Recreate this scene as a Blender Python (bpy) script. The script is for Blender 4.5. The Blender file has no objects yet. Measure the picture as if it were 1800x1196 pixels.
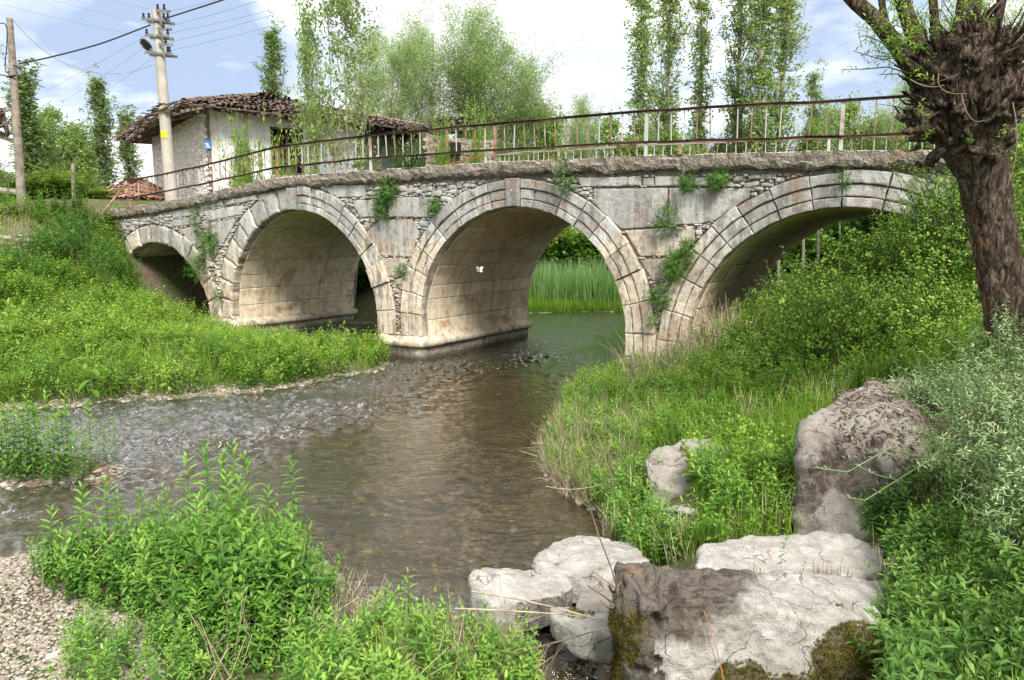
import bpy, bmesh, math, random
import numpy as np
from math import *
from mathutils import Vector, noise as mnoise

# ------------------------------------------------------------ camera, sky, sun
sc = bpy.context.scene
col = sc.collection
FPX, TILT, CAMH = 1300.0, radians(7.88), 3.3
cam = bpy.data.objects.new('camera', bpy.data.cameras.new('camera'))
col.objects.link(cam); sc.camera = cam
cam.location = (0, 0, CAMH); cam.rotation_euler = (radians(90)-TILT, 0, 0)
cam.data.sensor_width = 36; cam.data.lens = FPX/1800*36
cam.data.clip_start = .05; cam.data.clip_end = 3000
sc.view_settings.view_transform = 'Standard'; sc.view_settings.look = 'None'
sc.view_settings.exposure = 1.15; sc.view_settings.gamma = 1; sc.view_settings.use_curve_mapping = False
sc.render.engine = 'CYCLES'
cy = sc.cycles
cy.use_denoising = True; cy.max_bounces = 6; cy.diffuse_bounces = 4; cy.glossy_bounces = 3
cy.transmission_bounces = 4; cy.transparent_max_bounces = 8; cy.caustics_reflective = False; cy.caustics_refractive = False

SUN_EL, SUN_AZ = radians(47), radians(162)   # azimuth clockwise from +Y: behind the camera, to the right
sd = Vector((sin(SUN_AZ)*cos(SUN_EL), cos(SUN_AZ)*cos(SUN_EL), sin(SUN_EL)))
sun = bpy.data.objects.new('sun', bpy.data.lights.new('sun', 'SUN')); col.objects.link(sun)
sun.data.energy = 2.9; sun.data.angle = radians(20); sun.data.color = (1, .95, .87)
sun.rotation_euler = (-sd).to_track_quat('-Z', 'Y').to_euler(); sun.location = sd*80

class NT:
    def __init__(s, nt): s.nt = nt; nt.nodes.clear()
    def n(s, typ, props=None, **ins):
        nd = s.nt.nodes.new(typ)
        for k, v in (props or {}).items(): setattr(nd, k, v)
        for k, v in ins.items():
            key = int(k[1:]) if k[0] == 'i' and k[1:].isdigit() else k.replace('_', ' ')
            sk = nd.inputs[key]
            if isinstance(v, bpy.types.NodeSocket): s.nt.links.new(v, sk)
            elif isinstance(v, bpy.types.Node): s.nt.links.new(v.outputs[0], sk)
            else: sk.default_value = v
        return nd
    def mix(s, f, a, b, mode='MIX'):
        nd = s.nt.nodes.new('ShaderNodeMix'); nd.data_type = 'RGBA'; nd.blend_type = mode
        for i, v in ((0, f), (6, a), (7, b)):
            sk = nd.inputs[i]
            if isinstance(v, bpy.types.NodeSocket): s.nt.links.new(v, sk)
            elif isinstance(v, bpy.types.Node): s.nt.links.new(v.outputs[0], sk)
            else: sk.default_value = (v if i == 0 else (tuple(v)+(1,) if len(v) == 3 else v))
        return nd.outputs[2]
    def math(s, op, a, b=0.0, c=0.0, clamp=False):
        nd = s.nt.nodes.new('ShaderNodeMath'); nd.operation = op; nd.use_clamp = clamp
        for i, v in enumerate((a, b, c)):
            if isinstance(v, bpy.types.NodeSocket): s.nt.links.new(v, nd.inputs[i])
            elif isinstance(v, bpy.types.Node): s.nt.links.new(v.outputs[0], nd.inputs[i])
            else: nd.inputs[i].default_value = v
        return nd.outputs[0]
    def ramp(s, f, pts):
        nd = s.nt.nodes.new('ShaderNodeValToRGB'); s.nt.links.new(f if isinstance(f, bpy.types.NodeSocket) else f.outputs[0], nd.inputs[0])
        e = nd.color_ramp.elements
        while len(e) < len(pts): e.new(.5)
        for q, (p, c) in zip(e, pts):
            q.position = p; q.color = (c, c, c, 1) if isinstance(c, (int, float)) else tuple(c)+(1,)
        return nd.outputs[0]
    def noise(s, vec, scale, detail=4, rough=.55, dist=0.0):
        return s.n('ShaderNodeTexNoise', Vector=vec, Scale=scale, Detail=detail, Roughness=rough, Distortion=dist).outputs[0]
    def scale(s, vec, v):
        return s.n('ShaderNodeMapping', Vector=vec, Scale=v).outputs[0]

wd = bpy.data.worlds.new('World'); sc.world = wd; wd.use_nodes = True
W = NT(wd.node_tree)
sky = W.n('ShaderNodeTexSky', dict(sky_type='NISHITA', sun_disc=False, sun_elevation=SUN_EL, sun_rotation=SUN_AZ, air_density=1.0, dust_density=2.0))
skyc = W.n('ShaderNodeVectorMath', dict(operation='SCALE'), i0=sky, Scale=.1)
gen = W.n('ShaderNodeTexCoord').outputs['Generated']
sep = W.n('ShaderNodeSeparateXYZ', i0=gen)
zz = W.math('ADD', W.math('MAXIMUM', sep.outputs[2], 0.0), .22)
cv = W.n('ShaderNodeCombineXYZ', X=W.math('DIVIDE', sep.outputs[0], zz), Y=W.math('DIVIDE', sep.outputs[1], zz), Z=0.3).outputs[0]
cn = W.noise(cv, 1.15, 6, .55, .35)
cn2 = W.noise(cv, 4.0, 5, .6)
def blob(d, w):                       # soft patch of sky round the direction d, w = cosine width
    d = Vector(d).normalized()
    dt = W.n('ShaderNodeVectorMath', dict(operation='DOT_PRODUCT'), i0=gen, i1=tuple(d)).outputs['Value']
    return W.n('ShaderNodeMapRange', dict(interpolation_type='SMOOTHSTEP'), Value=dt, From_Min=cos(w), From_Max=1.0, To_Min=0, To_Max=1).outputs[0]
def raydir(px, py):
    a = (px-900)/FPX; b = (598-py)/FPX
    return Vector((a, cos(TILT)+b*sin(TILT), -sin(TILT)+b*cos(TILT)))
dark = None
for (px, py, w, k) in ((345, 95, .13, 1.0), (215, 100, .09, .6), (90, 60, .13, .55), (60, 110, .06, .4), (300, -40, .12, .5), (1480, 60, .16, .95), (1220, 190, .14, .5), (1010, 125, .09, .35), (560, 60, .1, .3), (500, -500, .4, .4)):
    v = W.math('MULTIPLY', blob(raydir(px, py), w), k)
    dark = v if dark is None else W.math('ADD', dark, v)
dk = W.math('MULTIPLY', dark, W.ramp(W.math('ADD', W.math('MULTIPLY', cn2, .6), W.math('MULTIPLY', cn, .5)), [(.42, .0), (.60, 1.0)]))
dk = W.math('ADD', dk, W.math('MULTIPLY', W.math('SUBTRACT', cn, .5), .9))
cloud = W.ramp(dk, [(0.0, (1.0, 1.0, 1.0)), (.12, (.88, .91, .94)), (.42, (.60, .67, .78)), (1, (.37, .46, .63))])
cloudk = W.n('ShaderNodeVectorMath', dict(operation='SCALE'), i0=cloud, Scale=.66)
fin = W.mix(.90, skyc, cloudk)
W.n('ShaderNodeOutputWorld', Surface=W.n('ShaderNodeBackground', Color=fin, Strength=1.0))

# ------------------------------------------------------------ helpers
R = np.random.default_rng(7)
random.seed(7)
def tag(o, label=None, cat=None, group=None, kind=None):
    for k, v in (('label', label), ('category', cat), ('group', group), ('kind', kind)):
        if v: o[k] = v
    return o
def empty(name, loc, label=None, cat=None, group=None):
    o = bpy.data.objects.new(name, None); col.objects.link(o); o.location = loc; o.empty_display_size = .3
    return tag(o, label, cat, group)
class MB:
    def __init__(s): s.V = []; s.F = {3: [], 4: []}; s.G = []; s.T = []; s.S = []; s.n = 0
    def add(s, V, F, tint=.5, stain=0.0):
        V = np.asarray(V, float).reshape(-1, 3)
        for f in F:
            if isinstance(f, np.ndarray): s.F[f.shape[1]].append(f+s.n)
            elif len(f) in (3, 4): s.F[len(f)].append(np.array([f])+s.n)
            else: s.G.append([q+s.n for q in f])
        s.V.append(V); s.T.append(np.broadcast_to(np.asarray(tint, float), (len(V),))); s.S.append(np.broadcast_to(np.asarray(stain, float), (len(V),)))
        s.n += len(V); return s
    def build(s, name, m, parent=None, loc=None, smooth=False):
        V = np.concatenate(s.V) if s.V else np.zeros((0, 3))
        if parent is not None and loc is None:
            p = parent
            while p is not None: V = V-np.array(p.location); p = p.parent
        if loc is not None: V = V-np.array(loc)
        me = bpy.data.meshes.new(name)
        me.vertices.add(len(V)); me.vertices.foreach_set('co', V.astype(np.float32).ravel())
        parts = []; tot = []
        for k in (3, 4):
            if s.F[k]:
                a = np.concatenate(s.F[k]); parts.append(a.ravel()); tot.append(np.full(len(a), k))
        for g in s.G: parts.append(np.array(g)); tot.append(np.array([len(g)]))
        li = np.concatenate(parts); tt = np.concatenate(tot); st = np.concatenate(([0], np.cumsum(tt)[:-1]))
        me.loops.add(len(li)); me.loops.foreach_set('vertex_index', li.astype(np.int32))
        me.polygons.add(len(tt)); me.polygons.foreach_set('loop_start', st.astype(np.int32))
        me.polygons.foreach_set('use_smooth', np.full(len(tt), bool(smooth)))
        me.update(calc_edges=True)
        for nm, arr in (('tint', s.T), ('stain', s.S)):
            me.attributes.new(nm, 'FLOAT', 'POINT').data.foreach_set('value', np.concatenate(arr).astype(np.float32))
        me.materials.append(m)
        o = bpy.data.objects.new(name, me); col.objects.link(o)
        if parent is not None: o.parent = parent
        if loc is not None: o.location = loc
        return o
def copy_tree(o, parent=None):
    c = o.copy(); col.objects.link(c); c.parent = parent
    for ch in list(o.children): copy_tree(ch, c)
    return c
BOXF = [(0, 3, 2, 1), (4, 5, 6, 7), (0, 1, 5, 4), (1, 2, 6, 5), (2, 3, 7, 6), (3, 0, 4, 7)]
def box(mb, c, sx, sy, sz, ax=(1, 0, 0), ay=(0, 1, 0), az=(0, 0, 1), t=.5, st=0.):
    c = np.array(c, float); ax, ay, az = (np.array(a, float) for a in (ax, ay, az))
    V = [c+i*ax*sx/2+j*ay*sy/2+k*az*sz/2 for k in (-1, 1) for i, j in ((-1, -1), (1, -1), (1, 1), (-1, 1))]
    mb.add(V, BOXF, t, st)
def bar(mb, a, b, w, h=None, up=(0, 0, 1), t=.5):
    a, b = np.array(a, float), np.array(b, float); d = b-a; L = np.linalg.norm(d); d = d/L
    s_ = np.cross(d, up); s_ = s_/max(np.linalg.norm(s_), 1e-6); u_ = np.cross(s_, d)
    box(mb, (a+b)/2, L, w, h or w, d, s_, u_, t)
def tube(mb, pts, rad, n=6, t=.5, cap=True):
    P = np.array(pts, float); r = np.broadcast_to(np.array(rad, float), (len(P),))
    d = np.gradient(P, axis=0); d /= np.maximum(np.linalg.norm(d, axis=1), 1e-9)[:, None]
    ref = np.array([0, 0, 1.]) if abs(d[0][2]) < .9 else np.array([1., 0, 0])
    A = np.cross(d, ref); A /= np.maximum(np.linalg.norm(A, axis=1), 1e-9)[:, None]; B = np.cross(d, A)
    an = np.arange(n)*2*pi/n
    V = P[:, None, :]+r[:, None, None]*(np.cos(an)[None, :, None]*A[:, None, :]+np.sin(an)[None, :, None]*B[:, None, :])
    k = len(P); i = np.arange(k-1)[:, None]*n; j = np.arange(n)[None, :]; j2 = (j+1) % n
    F = np.stack([i+j, i+j2, i+n+j2, i+n+j], -1).reshape(-1, 4)
    mb.add(V.reshape(-1, 3), [F], t)
    if cap and n > 3: mb.G.append([mb.n-n+q for q in range(n)]); mb.G.append([mb.n-k*n+q for q in range(n)][::-1])
def inst(mb, tpl, pos, yaw=None, sca=1.0, tilt=0.0, tint=None, rng=R, tj=.12):
    """many copies of a small template inside one mesh; tpl = (V, [face arrays], tint per vertex)"""
    V, F, T = tpl; n = len(pos)
    if n == 0: return
    yaw = rng.uniform(0, 2*pi, n) if yaw is None else np.broadcast_to(yaw, (n,)); s_ = np.broadcast_to(sca, (n,))
    ta = rng.uniform(0, 2*pi, n); tl = np.abs(rng.normal(0, 1, n))*tilt
    c, s = np.cos(yaw), np.sin(yaw)
    X = V[None]*s_[:, None, None]
    X = np.stack([X[..., 0]*c[:, None]-X[..., 1]*s[:, None], X[..., 0]*s[:, None]+X[..., 1]*c[:, None], X[..., 2]], -1)
    k = np.stack([np.cos(ta), np.sin(ta), np.zeros(n)], -1)[:, None, :]
    ct, st = np.cos(tl)[:, None, None], np.sin(tl)[:, None, None]
    X = X*ct+np.cross(np.broadcast_to(k, X.shape), X)*st+k*(X*k).sum(-1, keepdims=True)*(1-ct)
    X = X+np.asarray(pos)[:, None, :]
    tt = T[None]+(rng.normal(0, tj, n) if tint is None else np.asarray(tint)+rng.normal(0, tj, n))[:, None]
    Fs = [(f[None]+(np.arange(n)*len(V))[:, None, None]).reshape(-1, f.shape[1]) for f in F]
    mb.add(X.reshape(-1, 3), Fs, np.clip(tt, 0, 1).ravel())
def tpl_of(mb):
    F = [np.concatenate(mb.F[k]) for k in (3, 4) if mb.F[k]]
    return np.concatenate(mb.V), F, np.concatenate(mb.T)
def ray(px, py):
    v = raydir(px, py); return np.array(v)
def at(px, py, Y):
    r = ray(px, py); return np.array([0, 0, CAMH])+r*(Y/r[1])
def atz(px, py, z=0.):
    r = ray(px, py); return np.array([0, 0, CAMH])+r*((z-CAMH)/r[2])
def proj(P):
    P = np.asarray(P, float)-np.array([0, 0, CAMH])
    d = P[..., 1]*cos(TILT)-P[..., 2]*sin(TILT); u = P[..., 1]*sin(TILT)+P[..., 2]*cos(TILT)
    d = np.where(d < .05, .05, d)
    return 900+FPX*P[..., 0]/d, 598-FPX*u/d
def inpoly(x, y, poly):
    x = np.asarray(x); y = np.asarray(y); r = np.zeros(x.shape, bool); n = len(poly)
    for i in range(n):
        x1, y1 = poly[i][:2]; x2, y2 = poly[(i+1) % n][:2]
        if y1 == y2: continue
        r ^= ((y1 > y) != (y2 > y)) & (x < (x2-x1)*(y-y1)/(y2-y1)+x1)
    return r
def segdist(x, y, poly):
    d = np.full(np.shape(x), 1e9); n = len(poly)
    for i in range(n):
        x1, y1 = poly[i][:2]; x2, y2 = poly[(i+1) % n][:2]; dx, dy = x2-x1, y2-y1
        t = np.clip(((x-x1)*dx+(y-y1)*dy)/(dx*dx+dy*dy+1e-12), 0, 1)
        d = np.minimum(d, np.hypot(x-x1-t*dx, y-y1-t*dy))
    return d
_ph = R.uniform(0, 6.28, (40,)); _dr = R.normal(0, 1, (40, 2))
def wav(x, y, s=1.0):                 # cheap smooth noise, about -1..1
    v = 0
    for i in range(12):
        f = (0.5+.25*i)/s; v = v+np.sin(f*(x*cos(_ph[i]*3)+y*sin(_ph[i]*3))+_ph[i+12])*(1/(1+.25*i))
    return v/3.2
def fbm(p, s=1.0, o=4):
    return mnoise.fractal(Vector(p)*s, 1.0, 2.0, o)

# ------------------------------------------------------------ materials
def new_mat(name):
    m = bpy.data.materials.new(name); m.use_nodes = True; return m, NT(m.node_tree)
def out(N, sh): N.n('ShaderNodeOutputMaterial', Surface=sh)
def attr(N, nm): return N.n('ShaderNodeAttribute', dict(attribute_name=nm)).outputs['Fac']
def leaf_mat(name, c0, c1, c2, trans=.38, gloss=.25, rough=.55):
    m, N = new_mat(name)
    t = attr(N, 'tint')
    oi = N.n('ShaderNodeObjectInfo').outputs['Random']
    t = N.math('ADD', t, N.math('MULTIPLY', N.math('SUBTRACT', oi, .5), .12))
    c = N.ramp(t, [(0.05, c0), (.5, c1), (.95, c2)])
    p = N.n('ShaderNodeBsdfPrincipled', Base_Color=c, Roughness=rough, Specular_IOR_Level=gloss)
    tr = N.n('ShaderNodeBsdfTranslucent', Color=N.mix(.45, c, (c2[0]*1.2, c2[1]*1.15, c2[2]*.8)))
    out(N, N.n('ShaderNodeMixShader', Fac=trans, i1=p, i2=tr)); return m
M = {}
M['herb'] = leaf_mat('herb_leaf', (.035, .095, .014), (.15, .30, .03), (.36, .50, .08))
M['mint'] = leaf_mat('mint_leaf', (.02, .07, .012), (.11, .26, .035), (.31, .48, .09), .3)
M['grass'] = leaf_mat('grass_blade', (.05, .12, .014), (.15, .30, .025), (.36, .50, .08), .4)
M['reed'] = leaf_mat('reed_blade', (.16, .20, .05), (.15, .30, .08), (.30, .46, .20), .4)
M['bush'] = leaf_mat('bush_leaf', (.022, .06, .011), (.14, .28, .032), (.40, .54, .11), .4)
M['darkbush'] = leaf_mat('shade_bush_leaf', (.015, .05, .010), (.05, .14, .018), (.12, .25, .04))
M['poplar'] = leaf_mat('poplar_leaf', (.06, .12, .035), (.22, .34, .09), (.44, .56, .20), .4)
M['poplar2'] = leaf_mat('far_poplar_leaf', (.05, .10, .04), (.17, .27, .09), (.36, .47, .18), .35)
M['willow'] = leaf_mat('willow_leaf', (.11, .19, .06), (.27, .40, .13), (.48, .60, .27), .4)
M['silver'] = leaf_mat('silver_leaf', (.08, .15, .05), (.22, .33, .13), (.50, .60, .34), .25)
M['sage'] = leaf_mat('sage_green_leaf', (.028, .08, .015), (.12, .25, .045), (.31, .46, .12), .32)
M['tuft'] = leaf_mat('wall_plant_leaf', (.02, .07, .012), (.06, .17, .02), (.17, .33, .05), .25)
def plain(name, c, rough=.8, spec=.3, metal=0., var=.25, scale=6., bump=0., bs=30.):
    m, N = new_mat(name)
    tc = N.n('ShaderNodeTexCoord').outputs['Object']
    nz = N.noise(tc, scale, 5, .6)
    t = attr(N, 'tint')
    cc = N.mix(1.0, tuple(c), N.ramp(N.math('ADD', nz, N.math('MULTIPLY', N.math('SUBTRACT', t, .5), .6)), [(.3, 1-var*2), (.7, 1+var)]), 'MULTIPLY')
    kw = dict(Base_Color=cc, Roughness=rough, Specular_IOR_Level=spec, Metallic=metal)
    if bump: kw['Normal'] = N.n('ShaderNodeBump', Strength=.8, Distance=bump, Height=N.noise(tc, bs, 5, .6))
    out(N, N.n('ShaderNodeBsdfPrincipled', **kw)); return m
M['stem'] = plain('green_stem', (.13, .17, .05))
M['bark_pale'] = plain('pale_bark', (.36, .34, .28), scale=3)
M['bark_grey'] = plain('grey_bark', (.16, .14, .11), scale=3)
M['straw'] = plain('dry_straw', (.40, .33, .23), var=.35)
M['twig'] = plain('dry_twig', (.17, .13, .09), var=.35)
M['petal_y'] = plain('yellow_petal', (.75, .55, .03), var=.1)
M['petal_w'] = plain('white_petal', (.85, .85, .82), var=.05)
M['dark'] = plain('dark_void', (.015, .013, .012))
M['wood_old'] = plain('weathered_wood', (.17, .13, .10), bump=.01, scale=9, var=.35)
M['wood_grey'] = plain('grey_pole_wood', (.27, .23, .19), bump=.006, scale=5, var=.3)
M['concrete'] = plain('pole_concrete', (.42, .39, .34), bump=.004, scale=2.5, var=.12)
M['steel'] = plain('dull_steel', (.30, .28, .26), rough=.5, metal=.4)
M['black'] = plain('black_rubber', (.02, .02, .02), rough=.5)
M['lampmetal'] = plain('lamp_housing_paint', (.62, .62, .60), rough=.4)
M['yellow'] = plain('yellow_paint', (.85, .62, .02), var=.05)
M['blue'] = plain('blue_enamel', (.06, .25, .62), var=.1)
M['grey_daub'] = plain('grey_daub', (.30, .265, .21), var=.35)
M['mossy_tile'] = plain('mossy_tile', (.15, .14, .075), var=.35)
M['white'] = plain('white_paint', (.75, .74, .70), var=.1)
M['orange_twig'] = plain('orange_stem', (.40, .18, .075))

def rust_mat(name, k):
    m, N = new_mat(name)
    tc = N.n('ShaderNodeTexCoord').outputs['Object']
    t = attr(N, 'tint')
    nz = N.noise(tc, 5, 5, .65)
    c = N.ramp(nz, [(.3, (.13, .07, .045)), (.5, (.27, .155, .10)), (.7, (.40, .27, .19))])
    c = N.mix(N.ramp(N.math('ADD', N.noise(tc, 2.2, 4, .6), N.math('MULTIPLY', N.math('SUBTRACT', t, .5), 1.0)), [(.50-k, 0), (.62-k, 1)]), c, (.46, .45, .42))
    out(N, N.n('ShaderNodeBsdfPrincipled', Base_Color=c, Roughness=.75, Metallic=.15)); return m
M['rust'] = rust_mat('rusty_iron', .0); M['rust_dark'] = plain('dark_rust', (.085, .045, .035), var=.4, scale=4)
M['rust_pale'] = rust_mat('peeling_white_iron', .25)

def stone_mat(name, mode):
    m, N = new_mat(name)
    tc = N.n('ShaderNodeNewGeometry').outputs['Position']
    z = N.n('ShaderNodeSeparateXYZ', i0=tc).outputs[2]
    t = attr(N, 'tint'); st = attr(N, 'stain')
    big = N.noise(tc, .9, 5, .6); mid = N.noise(tc, 4.5, 6, .65); fine = N.noise(tc, 28, 5, .7)
    vs = N.noise(N.scale(tc, (2.6, 2.6, .35)), 1.6, 5, .65)          # water streaks
    warm = N.ramp(mid, [(.25, (.36, .29, .21)), (.55, (.58, .52, .43)), (.8, (.72, .67, .58))])
    grey = N.ramp(mid, [(.25, (.23, .23, .23)), (.5, (.42, .415, .40)), (.8, (.66, .64, .60))])
    hz = N.math('ADD', N.math('MULTIPLY', N.math('SUBTRACT', z, 2.35), .55), N.math('MULTIPLY', N.math('SUBTRACT', big, .5), 2.4))
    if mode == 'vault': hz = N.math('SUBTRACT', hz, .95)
    c = N.mix(N.ramp(hz, [(.15, 0), (.6, 1)]), warm, grey)
    c = N.mix(1.0, c, N.ramp(t, [(0, .70), (.5, 1.0), (1, 1.22)]), 'MULTIPLY')
    if mode == 'vault': c = N.mix(1.0, c, (1.38, 1.32, 1.22), 'MULTIPLY')  # vault stone brighter and warmer: bounced light put into the colour
    # dark run-off streaks and blotches
    dm = N.ramp(N.math('ADD', vs, N.math('MULTIPLY', N.math('SUBTRACT', mid, .5), .9)), [(.49, 0), (.64, 1)])
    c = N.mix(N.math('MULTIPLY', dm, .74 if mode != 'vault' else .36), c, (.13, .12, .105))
    # ochre lichen / iron stain
    och = N.noise(N.scale(tc, (1, 1, 1.2)), 1.5, 5, .7, .4)
    zl = N.ramp(N.math('MULTIPLY', z, .2), [(.05, 1.0), (.55, .45), (.9, .35)])
    c = N.mix(N.math('MULTIPLY', N.ramp(och, [(.51, 0), (.64, .9)]), zl), c, (.36, .20, .09) if mode != 'rubble' else (.42, .30, .18))
    # speckle
    c = N.mix(N.ramp(fine, [(.60, 0), (.72, .45)]), c, (.11, .10, .09))
    c = N.mix(N.ramp(N.noise(tc, 17, 3, .5), [(.66, 0), (.74, .6)]), c, (.70, .68, .62))
    # damp, algae-dark foot near the water
    wl = N.math('ADD', z, N.math('MULTIPLY', mid, .25))
    c = N.mix(N.ramp(wl, [(.17, .9), (.36, 0)]), c, (.045, .05, .03))
    c = N.mix(st, c, (.10, .085, .07))
    h = N.math('ADD', N.math('MULTIPLY', mid, .5), N.math('ADD', N.math('MULTIPLY', fine, .22), N.math('MULTIPLY', N.noise(tc, 11, 4, .6), .35)))
    bp = N.n('ShaderNodeBump', Strength=.9, Distance=.06 if mode != 'vault' else .04, Height=h)
    out(N, N.n('ShaderNodeBsdfPrincipled', Base_Color=c, Roughness=.9, Specular_IOR_Level=.2, Normal=bp)); return m
M['stone'] = stone_mat('weathered_limestone', 'face'); M['vault'] = stone_mat('bounce_lit_limestone', 'vault'); M['rubble'] = stone_mat('rubble_limestone', 'rubble')
m, N = new_mat('old_mortar')
tc = N.n('ShaderNodeNewGeometry').outputs['Position']
c = N.ramp(N.noise(tc, 7, 6, .7), [(.3, (.10, .085, .07)), (.6, (.28, .24, .19)), (.8, (.42, .37, .30))])
out(N, N.n('ShaderNodeBsdfPrincipled', Base_Color=c, Roughness=1., Normal=N.n('ShaderNodeBump', Strength=1., Distance=.05, Height=N.noise(tc, 14, 6, .7))))
M['mortar'] = m
m, N = new_mat('gravel_concrete')
tc = N.n('ShaderNodeNewGeometry').outputs['Position']
vo = N.n('ShaderNodeTexVoronoi', Vector=tc, Scale=44.)
c = N.ramp(N.noise(tc, 3, 6, .7), [(.3, (.10, .085, .07)), (.5, (.21, .18, .15)), (.72, (.38, .345, .30))])
c = N.mix(N.ramp(vo.outputs['Color'], [(.6, 0), (.85, .55)]), c, (.50, .45, .38))
c = N.mix(N.ramp(N.noise(tc, 1.7, 5, .7), [(.56, 0), (.7, .6)]), c, (.33, .20, .09))
c = N.mix(N.ramp(N.noise(tc, 30, 3, .6), [(.56, 0), (.68, .7)]), c, (.06, .05, .045))
nz = N.n('ShaderNodeSeparateXYZ', i0=N.n('ShaderNodeNewGeometry').outputs['Normal']).outputs[2]
c = N.mix(N.ramp(nz, [(.5, 0), (.9, .75)]), c, (.50, .44, .38))  # upward faces painted paler, standing in for light on the deck
h = N.math('ADD', N.math('MULTIPLY', vo.outputs['Distance'], -1.), N.noise(tc, 9, 6, .7))
out(N, N.n('ShaderNodeBsdfPrincipled', Base_Color=c, Roughness=.95, Normal=N.n('ShaderNodeBump', Strength=1., Distance=.02, Height=h)))
M['slab'] = m

def rock_mat(name, ca, cb, cs):
    m, N = new_mat(name)
    tc = N.n('ShaderNodeTexCoord').outputs['Object']
    mid = N.noise(tc, 5, 7, .65); fine = N.noise(tc, 40, 5, .7); st = attr(N, 'stain')
    c = N.mix(N.ramp(mid, [(.3, 0), (.7, 1)]), ca, cb)
    sm = N.math('ADD', st, N.math('MULTIPLY', N.math('SUBTRACT', N.noise(tc, 9, 6, .75), .5), .9))
    stc = N.ramp(N.noise(tc, 14, 6, .7), [(.3, (cs[0]*.5, cs[1]*.5, cs[2]*.5)), (.55, cs), (.75, (cs[0]*1.9, cs[1]*1.8, cs[2]*1.6))])
    c = N.mix(N.ramp(sm, [(.38, 0), (.62, 1)]), c, stc)
    c = N.mix(N.ramp(N.noise(tc, 3.5, 5, .7, .5), [(.60, 0), (.68, .5)]), c, (.36, .21, .10))
    c = N.mix(N.ramp(fine, [(.60, 0), (.68, .75)]), c, (.09, .08, .07))
    wv = N.n('ShaderNodeTexVoronoi', Vector=tc, Scale=26.).outputs['Distance']
    c = N.mix(N.ramp(wv, [(.06, .8), (.14, 0)]), c, (.10, .085, .07))
    nz_ = N.n('ShaderNodeSeparateXYZ', i0=N.n('ShaderNodeNewGeometry').outputs['Position']).outputs[2]
    c = N.mix(N.ramp(nz_, [(.03, .8), (.09, 0)]), c, (.05, .045, .03))
    wp_ = N.n('ShaderNodeVectorMath', dict(operation='ADD'), i0=tc, i1=N.n('ShaderNodeVectorMath', dict(operation='SCALE'), i0=N.n('ShaderNodeTexNoise', Vector=tc, Scale=5., Detail=5.).outputs['Color'], Scale=.35)).outputs[0]
    ck = N.n('ShaderNodeTexVoronoi', dict(feature='DISTANCE_TO_EDGE'), Vector=wp_, Scale=2.6).outputs[0]
    ckm = N.math('MULTIPLY', N.ramp(ck, [(.002, 1), (.012, 0)]), N.ramp(N.noise(tc, 2.7, 3, .5), [(.45, 0), (.55, 1)]))
    c = N.mix(N.math('MULTIPLY', ckm, .5), c, (.09, .08, .07))
    ms = N.math('ADD', attr(N, 'moss'), N.math('MULTIPLY', N.math('SUBTRACT', N.noise(tc, 12, 6, .75), .5), .8))
    c = N.mix(N.ramp(ms, [(.45, 0), (.58, 1)]), c, N.ramp(fine, [(.35, (.03, .028, .006)), (.6, (.11, .095, .02)), (.75, (.24, .18, .04))]))
    c = N.mix(N.ramp(N.noise(tc, 2.2, 7, .75, 1.), [(.44, 0), (.50, .45), (.56, 0)]), c, (.30, .27, .23))
    c = N.mix(N.ramp(N.noise(tc, 11, 8, .8, .4), [(.56, 0), (.66, .55)]), c, (.20, .175, .15))
    h = N.math('ADD', N.math('MULTIPLY', mid, .8), N.math('ADD', N.math('MULTIPLY', fine, .15), N.math('MULTIPLY', N.ramp(wv, [(.0, 0), (.2, 1)]), .12)))
    h = N.math('ADD', N.math('SUBTRACT', h, N.math('MULTIPLY', ckm, .5)), N.math('MULTIPLY', N.noise(tc, 13, 8, .85, .3), .5))
    out(N, N.n('ShaderNodeBsdfPrincipled', Base_Color=c, Roughness=.92, Specular_IOR_Level=.2, Normal=N.n('ShaderNodeBump', Strength=1., Distance=.06, Height=h))); return m
M['rock'] = rock_mat('pitted_limestone', (.36, .34, .305), (.66, .64, .60), (.10, .082, .065))
M['rock2'] = rock_mat('grey_boulder_stone', (.23, .21, .185), (.46, .43, .385), (.085, .07, .058))
M['moss'] = leaf_mat('moss_tips', (.02, .022, .004), (.085, .075, .012), (.22, .18, .03), .1, .1, .9)
# ------------------------------------------------------------ bridge frame of reference
BP0 = np.array([0., 18.341]); BD = np.array([-.84333, .53740]); BN = np.array([.53740, .84333])   # along (to the left), away from the camera
def bw(u, w, z):                       # bridge coordinates -> world
    u, w, z = np.broadcast_arrays(np.asarray(u, float), w, z)
    return np.stack([BP0[0]+BD[0]*u+BN[0]*w, BP0[1]+BD[1]*u+BN[1]*w, z], -1)
def face(px, py, off=0.):
    r = ray(px, py); P0 = BP0+BN*off; k = (BN@P0)/(BN@r[:2]); q = np.array([0, 0, CAMH])+r*k
    return float((q[:2]-P0)@BD), float(q[2])
BWID = 5.6
ARCH = [(15.05, .10, 3.0), (7.72, .92, 3.2), (-.06, 1.04, 3.0), (-7.5, .87, 3.0), (-14.6, .8, 2.8)]   # centre u, centre z, radius
DECK_U = np.array([-22, -13, -9, -7.4, -3.4, .5, 4.6, 8.4, 10.2, 12.3, 16.4, 20, 26]); DECK_Z = np.array([4.5, 4.7, 4.83, 4.93, 5.06, 5.13, 5.13, 5.10, 4.92, 4.68, 4.38, 4.2, 4.1])
def deck(u): return np.interp(u, DECK_U, DECK_Z)

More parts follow.
